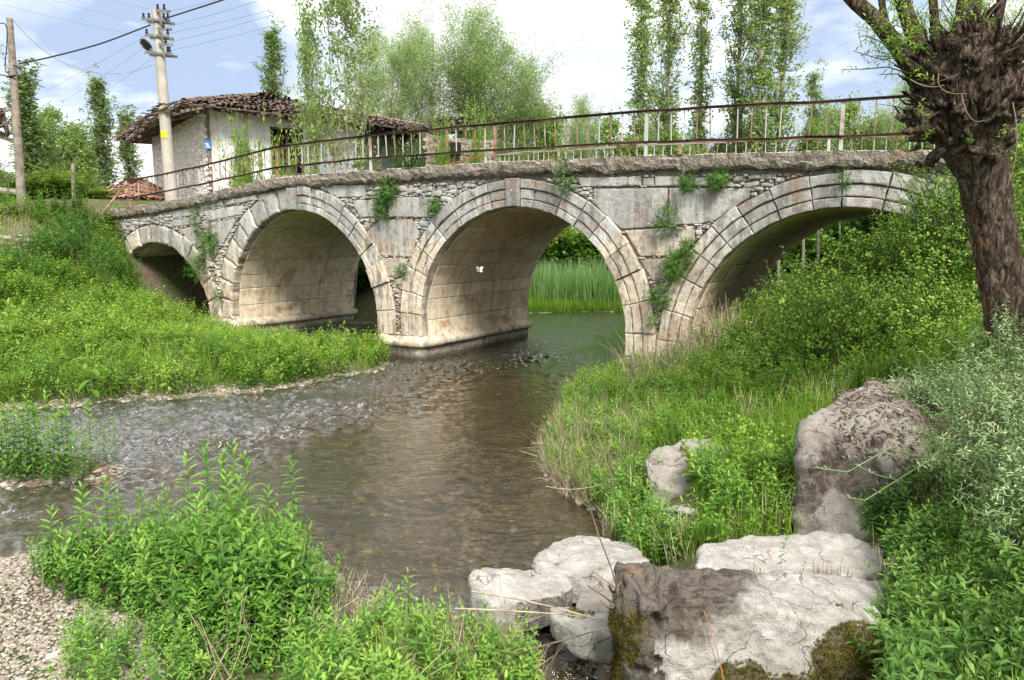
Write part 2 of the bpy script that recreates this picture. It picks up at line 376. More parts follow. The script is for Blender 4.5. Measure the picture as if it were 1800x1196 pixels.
# ------------------------------------------------------------ terrain
def bw_(u, w): return BP0+BD*u+BN*w
def z0(*l): return [tuple(atz(a, b, 0.)[:2]) for a, b in l]
water = z0((-500, 1010), (0, 985), (60, 972), (160, 950), (330, 925), (520, 940), (590, 1000), (640, 1050), (720, 1075), (830, 1085), (900, 1110), (955, 1196), (950, 1330))
water += z0((1110, 1330), (1095, 1150), (1080, 1060), (1080, 1000), (1050, 930), (1045, 900), (985, 868), (955, 830), (950, 790), (978, 750), (985, 700), (1060, 672), (1120, 655))
water += [(3.0, 17.4), (5.75, 21.4), (8.5, 24), (13, 27), (20, 29), (20, 34.5), (11, 34), (6, 33.2), (1, 32.5), (-2, 31.0), (-3.6, 29.5), (-6.0, 28.2)]
water += [tuple(bw_(10.75, 5.2)), tuple(bw_(10.7, .9)), tuple(bw_(8.8, -.9)), tuple(bw_(6.6, -1.1))]
water += z0((650, 622), (692, 642), (665, 655), (600, 664), (530, 680), (450, 691), (400, 697), (300, 703), (210, 708), (150, 715), (0, 722), (-250, 740), (-700, 790))
isl = z0((-500, 868), (0, 862), (110, 850), (205, 838), (222, 820), (170, 808), (60, 800), (-500, 790))
CP = [  # world x, y, z
 (-10, 15.5, .35), (-7, 17, .35), (-5, 19, .3), (-6.5, 22.5, .3), (-9.7, 23.4, .3), (-9, 20, .35), (-12, 19, .6), (-16, 19, 1.3), (-12.5, 22.5, 1.0), (-10.6, 24.6, .25), (-11.4, 25.6, .2), (-13.0, 25.5, .9), (-14.3, 26.1, 2.4), (-9.5, 27.7, .0), (-11.2, 28.8, .1), (-8.2, 29.7, .2), (-9.6, 30.6, .3), (-12.3, 28.0, .6), (-16.5, 24.5, 3.2), (-20, 22, 2.9), (-19, 26, 4.0), (-24, 26, 4.1), (-15.5, 27.8, 4.15), (-13, 30, 4.2), (-18, 34, 4.2), (-8, 34, 4.2), (-5, 36.5, 3.9), (-5, 32.5, 2.4), (-25, 40, 4.2), (-5, 45, 3.6),
 (-16, 15, .6), (-24, 15, 1.5),
 (3, 37, .6), (8, 40, 1.0), (0, 50, 2.5), (15, 45, 2.5), (20, 38, 1.2), (14, 24.5, .8), (9, 19.5, 1.2), (7.2, 20.5, .6),
 (3.2, 15.6, .35), (4.5, 15.9, 1.1), (3, 13, .5), (5, 13.5, 1.3), (7.5, 14.5, 2.4), (9.5, 13, 3.2), (12, 12, 4.2), (12, 16, 3.8), (11, 20, 2.8), (5.5, 10, 1.6), (8, 9, 2.5), (3.3, 9.0, .75), (2.2, 10.5, .4), (2.0, 8, .5), (2.8, 6.8, .6), (4.2, 7.8, 1.35), (5.2, 7.8, 1.85), (6, 6, 2.0), (1.3, 7.3, .3), (1.5, 6.2, .45), (2.3, 5.6, .42), (3.2, 5.6, .55), (3.3, 6.3, .6), (2.7, 4.8, .5), (2.7, 4.1, .55), (2.3, 3.6, .8), (3.2, 3.4, 1.2), (3.9, 5.4, 1.2), (4.5, 4, 1.8), (1.1, 4.9, .12), (1.6, 4.2, .3),
 (-2.7, 5.3, .10), (-3.6, 6.0, .08), (-1.6, 5.2, .12), (-.4, 5.0, .15), (-.8, 5.6, .08), (-4.5, 5, .25), (0, 2.6, 1.0), (-3, 3, .6), (0, 0, 1.6), (3, 1, 1.8), (-6, 4, .6), (-9, 5, 1.0), (4, -2, 1.9), (-4, -3, 1.7),
 (7.6, 16.5, 2.6)]
for q in water[::1]: CP.append((q[0], q[1], 0.))
CP = np.array(CP)
def _phi(r): return r*r*np.log(r+1e-9)
_A = np.zeros((len(CP)+3,)*2); _d = np.hypot(CP[:, None, 0]-CP[None, :, 0], CP[:, None, 1]-CP[None, :, 1])
_A[:len(CP), :len(CP)] = _phi(_d)+np.eye(len(CP))*.6; _A[:len(CP), -3] = 1; _A[:len(CP), -2:] = CP[:, :2]; _A[-3, :len(CP)] = 1; _A[-2:, :len(CP)] = CP[:, :2].T
_w = np.linalg.solve(_A, np.concatenate([CP[:, 2], [0, 0, 0]]))
def terr_exact(x, y):
    x = np.asarray(x, float); y = np.asarray(y, float); sh = x.shape; x = x.ravel(); y = y.ravel()
    xc = np.clip(x, -26, 15); yc = np.clip(y, -3, 48)
    z = _w[-3]+_w[-2]*xc+_w[-1]*yc
    for i in range(len(CP)): z = z+_w[i]*_phi(np.hypot(xc-CP[i, 0], yc-CP[i, 1]))
    ex = np.hypot(x-xc, y-yc); k = np.clip(ex/30, 0, 1); z = z*(1-k)+3.2*k
    z = np.clip(z, .02, 4.7)+(.05*wav(x, y, .5)+.02*wav(y, x, .15))
    ins = inpoly(x, y, water); d = segdist(x, y, water)
    dep = np.where(x < -2.2, .16, .34)+.05*wav(x, y, .6)
    bed = -.04-np.minimum(d*.28, 1)*dep
    land = .02+(np.maximum(z, .03)-.02)*np.clip(d/.8, 0, 1)+.03*np.clip(d/.3, 0, 1)
    r = np.where(ins, bed, land)
    ii = inpoly(x, y, isl); di = segdist(x, y, isl)
    r = np.where(ii, np.minimum(.10, di*.4)+.02*wav(x, y, .2), r)
    r = np.where((~ii) & ins & (di < .8), np.maximum(r, -.02-di*.2), r)
    return r.reshape(sh)
gx = np.concatenate([-np.geomspace(900, 30, 10), np.arange(-26, -12, .3), np.arange(-12, 8, .12), np.arange(8, 16, .3), np.geomspace(20, 900, 10)])
gy = np.concatenate([[-300, -60, -20, -8, -3, 0, 1, 2], np.arange(2.5, 12, .1), np.arange(12, 27, .14), np.arange(27, 48, .4), np.geomspace(52, 1500, 12)])
GX, GY = np.meshgrid(gx, gy, indexing='ij'); GZ = terr_exact(GX, GY)
def terr(x, y):
    x = np.asarray(x, float); y = np.asarray(y, float)
    i = np.clip(np.searchsorted(gx, x)-1, 0, len(gx)-2); j = np.clip(np.searchsorted(gy, y)-1, 0, len(gy)-2)
    fx = np.clip((x-gx[i])/(gx[i+1]-gx[i]), 0, 1); fy = np.clip((y-gy[j])/(gy[j+1]-gy[j]), 0, 1)
    return (GZ[i, j]*(1-fx)+GZ[i+1, j]*fx)*(1-fy)+(GZ[i, j+1]*(1-fx)+GZ[i+1, j+1]*fx)*fy
nx, ny = len(gx), len(gy)
I, J = np.meshgrid(np.arange(nx-1), np.arange(ny-1), indexing='ij'); I = I.ravel(); J = J.ravel()
gm = MB().add(np.stack([GX, GY, GZ], -1).reshape(-1, 3), [np.stack([I*ny+J, (I+1)*ny+J, (I+1)*ny+J+1, I*ny+J+1], -1)])
m, N = new_mat('bank_soil')
tc = N.n('ShaderNodeNewGeometry').outputs['Position']; z = N.n('ShaderNodeSeparateXYZ', i0=tc).outputs[2]
n1 = N.noise(tc, 1.3, 6, .65); n2 = N.noise(tc, 9, 6, .7)
vo = N.n('ShaderNodeTexVoronoi', Vector=tc, Scale=13.)
soil = N.ramp(n2, [(.3, (.06, .05, .032)), (.55, (.13, .105, .07)), (.75, (.24, .20, .15))])
green = N.ramp(n2, [(.3, (.03, .06, .012)), (.6, (.07, .14, .02)), (.8, (.15, .22, .05))])
c = N.mix(N.ramp(n1, [(.42, 0), (.6, .8)]), soil, green)
peb = N.ramp(vo.outputs['Color'], [(.2, (.24, .20, .15)), (.5, (.42, .36, .29)), (.8, (.60, .55, .48))])
peb = N.mix(N.ramp(vo.outputs['Distance'], [(.35, 0), (.6, .8)]), peb, (.05, .04, .03))
c = N.mix(N.ramp(N.math('ADD', z, N.math('MULTIPLY', n1, .3)), [(.17, .75), (.25, 0)]), c, peb)
bedc = N.mix(N.ramp(n1, [(.35, 0), (.62, 1)]), N.mix(.45, peb, (.15, .10, .045)), (.07, .055, .022))
bedc = N.mix(N.ramp(N.noise(tc, 2.3, 5, .7, .5), [(.56, 0), (.66, .7)]), bedc, (.06, .075, .015))
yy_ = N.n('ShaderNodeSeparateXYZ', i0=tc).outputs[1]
bedc = N.mix(N.n('ShaderNodeMapRange', Value=yy_, From_Min=17., From_Max=21.5).outputs[0], bedc, (.028, .062, .014))  # green reflection of the far vegetation painted into the bed colour
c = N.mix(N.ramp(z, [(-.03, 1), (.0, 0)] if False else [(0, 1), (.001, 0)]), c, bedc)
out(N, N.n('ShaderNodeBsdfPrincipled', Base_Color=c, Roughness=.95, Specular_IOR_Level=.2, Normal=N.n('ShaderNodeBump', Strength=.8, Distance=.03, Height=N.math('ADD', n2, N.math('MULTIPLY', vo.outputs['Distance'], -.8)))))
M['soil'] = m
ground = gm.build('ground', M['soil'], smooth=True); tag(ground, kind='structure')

m, N = new_mat('river_water')
tc = N.n('ShaderNodeNewGeometry').outputs['Position']
sx = N.n('ShaderNodeSeparateXYZ', i0=tc)
a = N.noise(N.n('ShaderNodeMapping', Vector=tc, Rotation=(0, 0, radians(-14)), Scale=(1, 2.5, 1)).outputs[0], 3.4, 4, .6, .5)
b = N.noise(N.n('ShaderNodeMapping', Vector=tc, Rotation=(0, 0, radians(20)), Scale=(1, 1.8, 1)).outputs[0], 9.5, 4, .62, .8)
big = N.noise(tc, .55, 3, .5)
# riffle: shallow broken water along the left channel and by the outlet
rif = N.n('ShaderNodeMapRange', dict(interpolation_type='SMOOTHSTEP'), Value=N.math('ADD', N.math('ADD', N.math('MULTIPLY', sx.outputs[0], 1.0), N.math('MULTIPLY', sx.outputs[1], -.55)), N.math('MULTIPLY', big, 2.0)), From_Min=-8.8, From_Max=-11.2).outputs[0]
rif2 = N.n('ShaderNodeMapRange', dict(interpolation_type='SMOOTHSTEP'), Value=N.math('ADD', sx.outputs[1], big), From_Min=7.6, From_Max=6.7).outputs[0]
rr = N.math('MAXIMUM', rif, N.math('MULTIPLY', rif2, .8))
h = N.math('ADD', N.math('MULTIPLY', a, N.math('ADD', N.math('MULTIPLY', rr, .8), .55)), N.math('MULTIPLY', b, N.math('ADD', N.math('MULTIPLY', rr, .9), .22)))
bp = N.n('ShaderNodeBump', Strength=1., Distance=.035, Height=h)
fr = N.n('ShaderNodeFresnel', IOR=1.36, Normal=bp)
tr = N.n('ShaderNodeBsdfTransparent', Color=(.80, .75, .58, 1))
df = N.n('ShaderNodeBsdfDiffuse', Color=(.10, .085, .04, 1))
gl = N.n('ShaderNodeBsdfGlossy', Color=(1, 1, 1, 1), Roughness=N.math('MULTIPLY_ADD', rr, .10, .02), Normal=bp)
base = N.n('ShaderNodeMixShader', Fac=.10, i1=tr, i2=df)
out(N, N.n('ShaderNodeMixShader', Fac=N.math('MULTIPLY', fr, N.math('MULTIPLY_ADD', rr, 1.3, 1.7), clamp=True), i1=base, i2=gl))
M['water'] = m
def waves(x, y):
    rg = np.random.default_rng(21); k_ = np.clip((-x-.55*0+.0), -99, 99)
    rf = np.clip((-8.9-(x-.55*y)+.8*wav(x, y, .7))/1.6, 0, 1); rf = np.maximum(rf, .8*np.clip((7.6-y+.4*wav(y, x, .4))/.9, 0, 1)); rf = np.maximum(rf, .55*np.exp(-((x-1.6)/1.8)**2-((y-17.0)/.9)**2))
    A = .36+1.2*rf; A = A*(1-.62*np.clip((y-18.5)/2.5, 0, 1)); xw = x+.12*wav(x*2, y*2, .5)+.05*wav(y*5, x*5, .5); yw = y+.12*wav(y*2, x*2+3, .5)+.05*wav(x*5, y*5+1, .5); z = 0
    for i in range(70):
        L = .07*(10**rg.uniform(0, .95)); a = rg.normal(1.25, .75); z = z+L*.0062*np.sin(2*pi/L*(xw*cos(a)+yw*sin(a))+rg.uniform(0, 6.28))*(1+.5*rf if L > .18 else (1.2+2.8*rf))
    gust = .55+.55*(wav(x, y*1.6, .45)+.5)
    return z*A*np.clip(gust, .25, 1.5)
wx = np.concatenate([[-60, -30, -20], np.arange(-15, 3.6, .036), [4.5, 7, 24]]); wy = np.concatenate([[-2, 2, 3.5], np.arange(4.3, 12, .034), np.arange(12, 24, .055), np.arange(24.2, 34, .25), [36, 42]])
WX, WY = np.meshgrid(wx, wy, indexing='ij'); WZ = waves(WX, WY); nb_ = len(wy); I, J = np.meshgrid(np.arange(len(wx)-1), np.arange(nb_-1), indexing='ij'); I = I.ravel(); J = J.ravel()
wm = MB().add(np.stack([WX, WY, WZ], -1).reshape(-1, 3), [np.stack([I*nb_+J, (I+1)*nb_+J, (I+1)*nb_+J+1, I*nb_+J+1], -1)])
wo = wm.build('river_water', M['water'], smooth=True); tag(wo, kind='structure')

# ------------------------------------------------------------ stone bridge
bridge = empty('stone_bridge', tuple(bw(0, BWID/2, 0)), 'old grey limestone bridge with four arches crossing the shallow river', 'bridge')
def arch_path(a, off=0., zb=-.6, n=40):
    c, zc, r = ARCH[a]; r += off
    P = [(c-r, zb)]+[(c-r*cos(t), zc+r*sin(t)) for t in np.linspace(0, pi, n)]+[(c+r, zb)]
    return P
RF = -.001
# core: outline walked from the right end to the left, with the openings cut in
outl = [(-22, -.6)]
for a in (4, 3, 2, 1, 0): outl += arch_path(a, .05)
outl += [(24, -.6), (24, 4.0)]
us = np.linspace(24, -22, 60); top = [(u, float(deck(u))-.06) for u in us]
outl += top[1:] if False else top
from mathutils.geometry import tessellate_polygon
tris = tessellate_polygon([[Vector((u, z, 0)) for u, z in outl]])
cm = MB(); UO = np.array(outl); nO = len(UO)
Vf = bw(UO[:, 0], .06, UO[:, 1]); Vb = bw(UO[:, 0], BWID-.06, UO[:, 1])
T = np.array(tris); nn = np.cross(Vf[T[0][1]]-Vf[T[0][0]], Vf[T[0][2]]-Vf[T[0][0]])
cm.add(np.concatenate([Vf, Vb]), [T if nn[1] < 0 else T[:, ::-1], (T[:, ::-1] if nn[1] < 0 else T)+nO, np.array([(i, (i+1) % nO, (i+1) % nO+nO, i+nO) for i in range(nO)])])
cm.build('rubble_core', M['mortar'], bridge)

def block(mb, poly, w0=0., depth=.16, bev=.018, jit=.010, step=.09, t=.5, gap=.008, wob=.0, jf=3.):
    """dressed stone: polygon in (u, z) with worn edges, front at w0, going back by depth"""
    P = np.array(poly, float)
    ar = .5*np.sum(P[:, 0]*np.roll(P[:, 1], -1)-np.roll(P[:, 0], -1)*P[:, 1])
    if ar < 0: P = P[::-1]
    Q = []
    for i in range(len(P)):
        a, b = P[i], P[(i+1) % len(P)]; L = np.linalg.norm(b-a); k = max(1, int(L/step))
        for q in range(k): Q.append(a+(b-a)*q/k)
    Q = np.array(Q); n = len(Q); c = Q.mean(0)
    e = np.roll(Q, -1, 0)-np.roll(Q, 1, 0); e /= np.maximum(np.linalg.norm(e, axis=1), 1e-6)[:, None]; nr = np.stack([e[:, 1], -e[:, 0]], -1)
    Q = Q-nr*(gap+np.abs(R.normal(0, jit, n)))[:, None]
    def inset(d): return Q-nr*d
    wf = w0+wob*R.normal(0, 1)
    rings = [(Q, wf+depth), (Q, wf+bev*.9), (inset(bev*.45), wf+bev*.25), (inset(bev*1.2), wf)]
    V = []
    for Z, w in rings: V.append(bw(Z[:, 0], w+(R.normal(0, .0015, n) if w < wf+depth else 0), Z[:, 1]))
    V.append(bw([c[0]], wf-.002, [c[1]]))
    V = np.concatenate(V); i = np.arange(n); j = (i+1) % n; F = []
    for k in range(3): F.append(np.stack([k*n+i, k*n+j, (k+1)*n+j, (k+1)*n+i], -1)[:, ::-1])
    F.append(np.stack([3*n+i, 3*n+j, np.full(n, 4*n)], -1)[:, ::-1])
    mb.add(V, F, t)

occ_u0, occ_du = -12., .02
OCC = np.zeros((int(32/occ_du), int(6/occ_du)), bool)
_ou, _oz = np.meshgrid(occ_u0+(np.arange(OCC.shape[0])+.5)*occ_du, -.5+(np.arange(OCC.shape[1])+.5)*occ_du, indexing='ij')
for c_, zc, r in ARCH[:4]: OCC |= (np.hypot(_ou-c_, _oz-zc) < r+.0) | ((np.abs(_ou-c_) < r) & (_oz < zc))
OCC |= _oz > deck(_ou)-.40; OCC |= (_oz < .62) & (_ou > -5) & (_ou < 12)
def occupy(poly):
    P = np.array(poly); a = ((P.min(0)-[occ_u0, -.5])/occ_du).astype(int)-1; b = ((P.max(0)-[occ_u0, -.5])/occ_du).astype(int)+2
    a = np.maximum(a, 0); s = (slice(a[0], b[0]), slice(a[1], b[1])); q = inpoly(_ou[s], _oz[s], poly); return s, q

# arch rings, one mesh of voussoirs per arch
for a, (c, zc, r) in enumerate(ARCH[:4]):
    mb = MB(); zb = [.0, .62, .62, .5][a]
    lo = [None, (7.72-3.2+10.92-11.0, None), None, None]
    umin = {0: 11.48, 1: 3.73, 2: -99, 3: -99}[a]; umax = {0: 99, 1: 11.48, 2: 3.73, 3: 99}[a]
    ns = 19 if a else 21
    cuts = [zb]
    # path parameter: s<0 left leg... walk from right foot (low u) over the crown to the left foot
    leg = zc-zb; tot = 2*leg+pi*r
    ss = [0.]; k = round(tot/.58)
    ss = np.linspace(0, tot, k+1); ss[1:-1] += R.uniform(-.10, .10, k-1)
    if a in (1, 2):
        ss = np.array([s for s in ss if abs(s-tot/2) > .34]); ss = np.sort(np.concatenate([ss, [tot/2-.17, tot/2+.17]])); k = len(ss)-1
    def pt(s, off):
        if s < leg: return (c-r-off, zb+s)
        if s > tot-leg: return (c+r+off, zb+tot-s)
        t_ = (s-leg)/r; return (c-(r+off)*cos(t_), zc+(r+off)*sin(t_))
    for i in range(k):
        s0, s1 = ss[i], ss[i+1]; mid = (s0+s1)/2; left = mid > tot/2
        thick = .70+R.uniform(-.05, .05)
        key = a in (1, 2) and abs(mid-tot/2) < .1
        worn = (a == 0) or (a == 1 and left)
        bands = [(0, thick)] if (worn or key) else [(0, .20), (.20, .44), (.44, thick)]
        t = np.clip(R.normal(.55, .28), 0, 1)
        fw = R.normal(-.02, .014)
        if key: thick += .02; t = .12; fw -= .05
        for bi, (b0, b1) in enumerate(bands):
            n2 = max(2, int((s1-s0)/.12)+1)
            pl = [pt(s, b0) for s in np.linspace(s0, s1, n2)]+[pt(s, b1) for s in np.linspace(s1, s0, n2)]
            pl = [(min(max(u, umin+.01), umax-.01), z) for u, z in pl]
            w = fw-(.05 if key else 0)-(.035 if bi == 2 else 0)+(.05*R.random() if worn else 0)
            block(mb, pl, w, .30 if bi < 2 else .3, .02 if not worn else .06, .008 if not worn else .024, .12, t, gap=.005, wob=.008)
        full = [pt(s, 0) for s in np.linspace(s0, s1, 4)]+[pt(s, thick+.02) for s in np.linspace(s1, s0, 4)]
        s_, q = occupy([(min(max(u, umin), umax), z) for u, z in full]); OCC[s_] |= q
    mb.build('arch_ring', M['stone'], bridge)

# big dressed blocks of the spandrels, traced on the wall's own plane
BL = [
 [(552, 325), (643, 325), (643, 347), (592, 348)], [(618, 352), (662, 350), (664, 383), (632, 383)], [(664, 350), (679, 349), (679, 383), (666, 383)], [(681, 347), (765, 346), (752, 383), (681, 383)],
 [(668, 385), (722, 385), (738, 410), (720, 453), (664, 450), (643, 407)], [(665, 452), (718, 455), (708, 487), (682, 487)],
 [(1011, 312), (1127, 309), (1127, 328), (1022, 330)], [(1129, 313), (1149, 312), (1149, 328), (1129, 328)], [(1150, 309), (1196, 309), (1196, 328), (1150, 328)], [(1198, 312), (1245, 311), (1245, 328), (1198, 328)],
 [(1042, 331), (1173, 330), (1173, 398), (1092, 404), (1068, 384), (1042, 358)], [(1174, 330), (1320, 330), (1318, 348), (1257, 388), (1232, 394), (1174, 397)],
 [(1096, 405), (1174, 400), (1222, 397), (1222, 424), (1199, 450), (1124, 452)], [(1122, 455), (1195, 453), (1180, 492), (1146, 496)], [(1148, 499), (1180, 495), (1176, 542), (1156, 548)], [(1156, 550), (1176, 545), (1174, 585), (1158, 588)],
 [(300, 371), (341, 364), (342, 379), (304, 385)], [(290, 390), (350, 380), (352, 393), (310, 400)], [(394, 352), (449, 342), (451, 352), (397, 362)], [(355, 371), (427, 360), (424, 378), (367, 389)],
 [(354, 394), (420, 383), (406, 405), (392, 430), (362, 404)], [(314, 403), (350, 396), (360, 425), (346, 438)], [(455, 342), (478, 338), (470, 350), (454, 355)], [(350, 360), (390, 352), (392, 362), (352, 369)],
 [(364, 432), (386, 434), (372, 462), (362, 455)]]
sp = {0: MB(), 1: MB(), 2: MB()}
for P in BL:
    U = [face(*q) for q in P]; s_, q = occupy(U)
    if (OCC[s_] & q).sum() > .35*q.sum():
        pass
    OCC[s_] |= q
    um = np.mean([q[0] for q in U]); block(sp[0 if um > 9 else 1 if um > 2 else 2], U, R.normal(.0, .012), .18, .022, .008, .10, float(np.clip(R.normal(.5, .18), 0, 1)), gap=.006)
for k in sp: sp[k].build('spandrel_blocks', M['stone'], bridge)
# small stones packed in whatever room is left
rb = MB(); yy, xx = np.nonzero(~OCC.T)
def stone(mb, u, z, a, b, th, w, t, wf=bw, dp=.12):
    n = 9; an = np.arange(n)*2*pi/n+R.uniform(-.2, .2, n); rr_ = R.uniform(.82, 1.08, n); e = 3.2
    cx = np.sign(np.cos(an))*np.abs(np.cos(an))**(2/e)*a*rr_; cz = np.sign(np.sin(an))*np.abs(np.sin(an))**(2/e)*b*rr_
    x = u+cx*cos(th)-cz*sin(th); y = z+cx*sin(th)+cz*cos(th)
    V = [wf(x, w+dp, y), wf(x, w+.03, y), wf(u+(x-u)*.88, w+.008, z+(y-z)*.85), wf(u+(x-u)*.5, w-.006, z+(y-z)*.5), wf([u], w-.008, [z])]
    i = np.arange(n); j = (i+1) % n
    F = [np.stack([k*n+i, k*n+j, (k+1)*n+j, (k+1)*n+i], -1)[:, ::-1] for k in range(3)]+[np.stack([3*n+i, 3*n+j, np.full(n, 4*n)], -1)[:, ::-1]]
    mb.add(np.concatenate(V), F, t)
OC2 = OCC.copy()
for (amin, amax, bmin, bmax, tries) in ((.16, .28, .06, .11, 1500), (.08, .16, .04, .08, 4000), (.05, .09, .03, .05, 7000), (.03, .05, .02, .035, 7000)):
    ok = np.argwhere(~OC2); pk = ok[R.integers(0, len(ok), tries)]
    for (i, j) in pk:
        if OC2[i, j]: continue
        a_, b_ = R.uniform(amin, amax), R.uniform(bmin, bmax); th = R.normal(0, .12); u, z = _ou[i, j], _oz[i, j]
        if z < 1.0 and -5 < u < 12 and False: continue
        e = [(u+a_*cos(t)*cos(th)-b_*sin(t)*sin(th), z+a_*cos(t)*sin(th)+b_*sin(t)*cos(th)) for t in np.linspace(0, 2*pi, 10)[:-1]]
        s_, q = occupy(e)
        if (OC2[s_] & q).sum() > .04*q.sum()+1: continue
        OC2[s_] |= q
        stone(rb, u, z, a_*.97, b_*.97, th, R.normal(.0, .02), float(np.clip(R.normal(.6, .2), 0, 1)))
rb.build('rubble_stones', M['rubble'], bridge, smooth=False)
# barrel vaults in courses of long blocks
for a, (c, zc, r) in enumerate(ARCH[:4]):
    mb = MB(); zb = [-.3, .60, .60, .3][a]; leg = zc-zb; tot = 2*leg+pi*r; k = round(tot/.50)
    ss = np.linspace(0, tot, k+1); ss[1:-1] += R.uniform(-.06, .06, k-1)
    def pt(s, off):
        if s < leg: return (c-r-off, zb+s)
        if s > tot-leg: return (c+r+off, zb+tot-s)
        t_ = (s-leg)/r; return (c-(r+off)*cos(t_), zc+(r+off)*sin(t_))
    for i in range(k):
        w = .30; first = True
        while w < BWID:
            L = R.uniform(.75, 1.7); w2 = min(w+L, BWID)
            if BWID-w2 < .4: w2 = BWID
            g = .005; ww = np.array([w+g, w+g+.012, w2-g-.012, w2-g]); sv = np.linspace(ss[i]+g, ss[i+1]-g, 5)
            sv = np.concatenate([[ss[i]+g], [ss[i]+g+.012], np.linspace(ss[i]+g+.012, ss[i+1]-g-.012, 3)[1:-1], [ss[i+1]-g-.012], [ss[i+1]-g]])
            o0 = R.normal(.0, .007)
            V = []
            for si, s in enumerate(sv):
                for wi, w_ in enumerate(ww):
                    e = (si in (0, len(sv)-1)) or (wi in (0, 3)); u_, z_ = pt(s, o0+(.05 if e else 0.)*(.35)); V.append(bw(u_, w_, z_))
            V = np.array(V).reshape(-1, 3); ns_ = len(sv)
            F = np.array([(p*4+q, p*4+q+1, (p+1)*4+q+1, (p+1)*4+q) for p in range(ns_-1) for q in range(3)])
            mb.add(V, [F], float(np.clip(R.normal(.5, .14), 0, 1)))
            w = w2
    mb.build('barrel_vault', M['vault'], bridge)
# piers below the springing, with a rounded cornice and plinth
def pier(u0, u1, cornice=True, zt=.62):
    mb = MB(); nU = 8
    # outline of the pier in plan (u, w), walked round
    def ringpts(o):
        P = []; rr0 = .18
        for (cu, cw, a0) in ((u0, 0, 180), (u1, 0, 270), (u1, BWID, 0), (u0, BWID, 90)):
            su = -1 if cu == u0 else 1; sw = -1 if cw == 0 else 1
            ccu, ccw = cu-su*rr0+su*0, cw-sw*rr0
            for t_ in np.linspace(a0, a0+90, 5): P.append((ccu+(rr0+o)*cos(radians(t_)), ccw+(rr0+o)*sin(radians(t_))))
        Q = []
        for i in range(len(P)):
            p, q = np.array(P[i]), np.array(P[(i+1) % len(P)]); n_ = max(1, int(np.linalg.norm(q-p)/.25))
            for k_ in range(n_): Q.append(p+(q-p)*k_/n_)
        return np.array(Q)
    prof = [(-.6, .02), (-.2, .05), (.05, .06), (.18, .07), (.27, .08), (.32, .09), (.335, .17), (.37, .205), (.43, .215), (.49, .20), (.53, .15), (.55, .06), (.60, .02), (zt+.05, -.06)]
    n_ = len(ringpts(0)); rows = []
    for z_, o in prof:
        Q = ringpts(o); Z = np.full(n_, z_)
        nzv = np.array([fbm((q[0]*1.0, q[1], z_), 3.0, 3) for q in Q])*.022
        d = Q-np.array([(u0+u1)/2, BWID/2]); d /= np.linalg.norm(d, axis=1)[:, None]
        Q = Q+d*nzv[:, None]; rows.append(bw(Q[:, 0], Q[:, 1], Z+nzv*.5))
    V = np.concatenate(rows); i = np.arange(n_); j = (i+1) % n_
    F = [np.stack([k_*n_+i, k_*n_+j, (k_+1)*n_+j, (k_+1)*n_+i], -1) for k_ in range(len(prof)-1)]
    mb.add(V, F, .55); mb.G.append([mb.n-n_+q for q in range(n_)])
    return mb.build('pier_plinth', M['rubble'], bridge, smooth=True)
pier(2.93, 4.53); pier(10.92, 12.05); pier(-4.5, -3.05)
# deck edge slab: rough gravel concrete, lumpy below
for side in (0, 1):
    mb = MB(); uu = np.arange(-20, 19, .045); prof = [(.25, 0.0), (.10, .004), (-.04, .0), (-.125, -.004), (-.15, -.022), (-.152, -.10), (-.15, -.18), (-.14, -.25), (-.12, -.30), (-.05, -.34), (.06, -.36)]
    V = []
    for u in uu:
        for k_, (w, z) in enumerate(prof):
            p = (u*1.0, w, z*2+side*7); nz_ = fbm((u*1.7, k_*.35, side*5.), 1.0, 5); n2_ = fbm((u*6, k_*.9, 3+side), 1.0, 3)
            n3_ = abs(fbm((u*3.1, side*9., k_*.2), 1.0, 3)); n4_ = fbm((u*16, k_*1.7, 5+side), 1.0, 3); dz = (nz_*.02+n2_*.02)+(nz_*.05+n2_*.03+n3_*.08)*(k_ > 6)+n4_*.008; dw = (nz_*.018+n2_*.03+n4_*.018)*(1 if k_ > 3 else .4)-(.03 if k_ > 3 and fbm((u*1.3, 4.4, side), 1.0, 2) > .25 else 0)
            ww = w-dw; ww = ww if side == 0 else BWID-ww
            V.append(bw(u, ww, float(deck(u))+z+dz))
    V = np.array(V); n_ = len(prof); I_, J_ = np.meshgrid(np.arange(len(uu)-1), np.arange(n_-1), indexing='ij')
    F = np.stack([I_*n_+J_, I_*n_+J_+1, (I_+1)*n_+J_+1, (I_+1)*n_+J_], -1).reshape(-1, 4)
    mb.add(V, [F if side else F[:, ::-1]]); mb.build('deck_edge_slab', M['slab'], bridge, smooth=False)
# roadway of earth and gravel
mb = MB(); uu = np.arange(-22, 24, .3); ww = np.linspace(.2, BWID-.2, 9)
UU, WW = np.meshgrid(uu, ww, indexing='ij'); ZZ = deck(UU)-.03+.02*wav(UU, WW, .4)+.06*np.exp(-((WW-.3)/.3)**2)*(UU > 5)
I_, J_ = np.meshgrid(np.arange(len(uu)-1), np.arange(8), indexing='ij')
mb.add(bw(UU, WW, ZZ).reshape(-1, 3), [np.stack([I_*9+J_, I_*9+J_+1, (I_+1)*9+J_+1, (I_+1)*9+J_], -1).reshape(-1, 4)[:, ::-1]])
m, N = new_mat('road_earth'); tc = N.n('ShaderNodeNewGeometry').outputs['Position']
c = N.ramp(N.noise(tc, 4, 6, .7), [(.3, (.20, .15, .10)), (.55, (.36, .30, .23)), (.75, (.48, .42, .35))])
out(N, N.n('ShaderNodeBsdfPrincipled', Base_Color=c, Roughness=1., Normal=N.n('ShaderNodeBump', Strength=.8, Distance=.03, Height=N.noise(tc, 20, 5, .7)))); M['road'] = m
mb.build('roadway', M['road'], bridge)

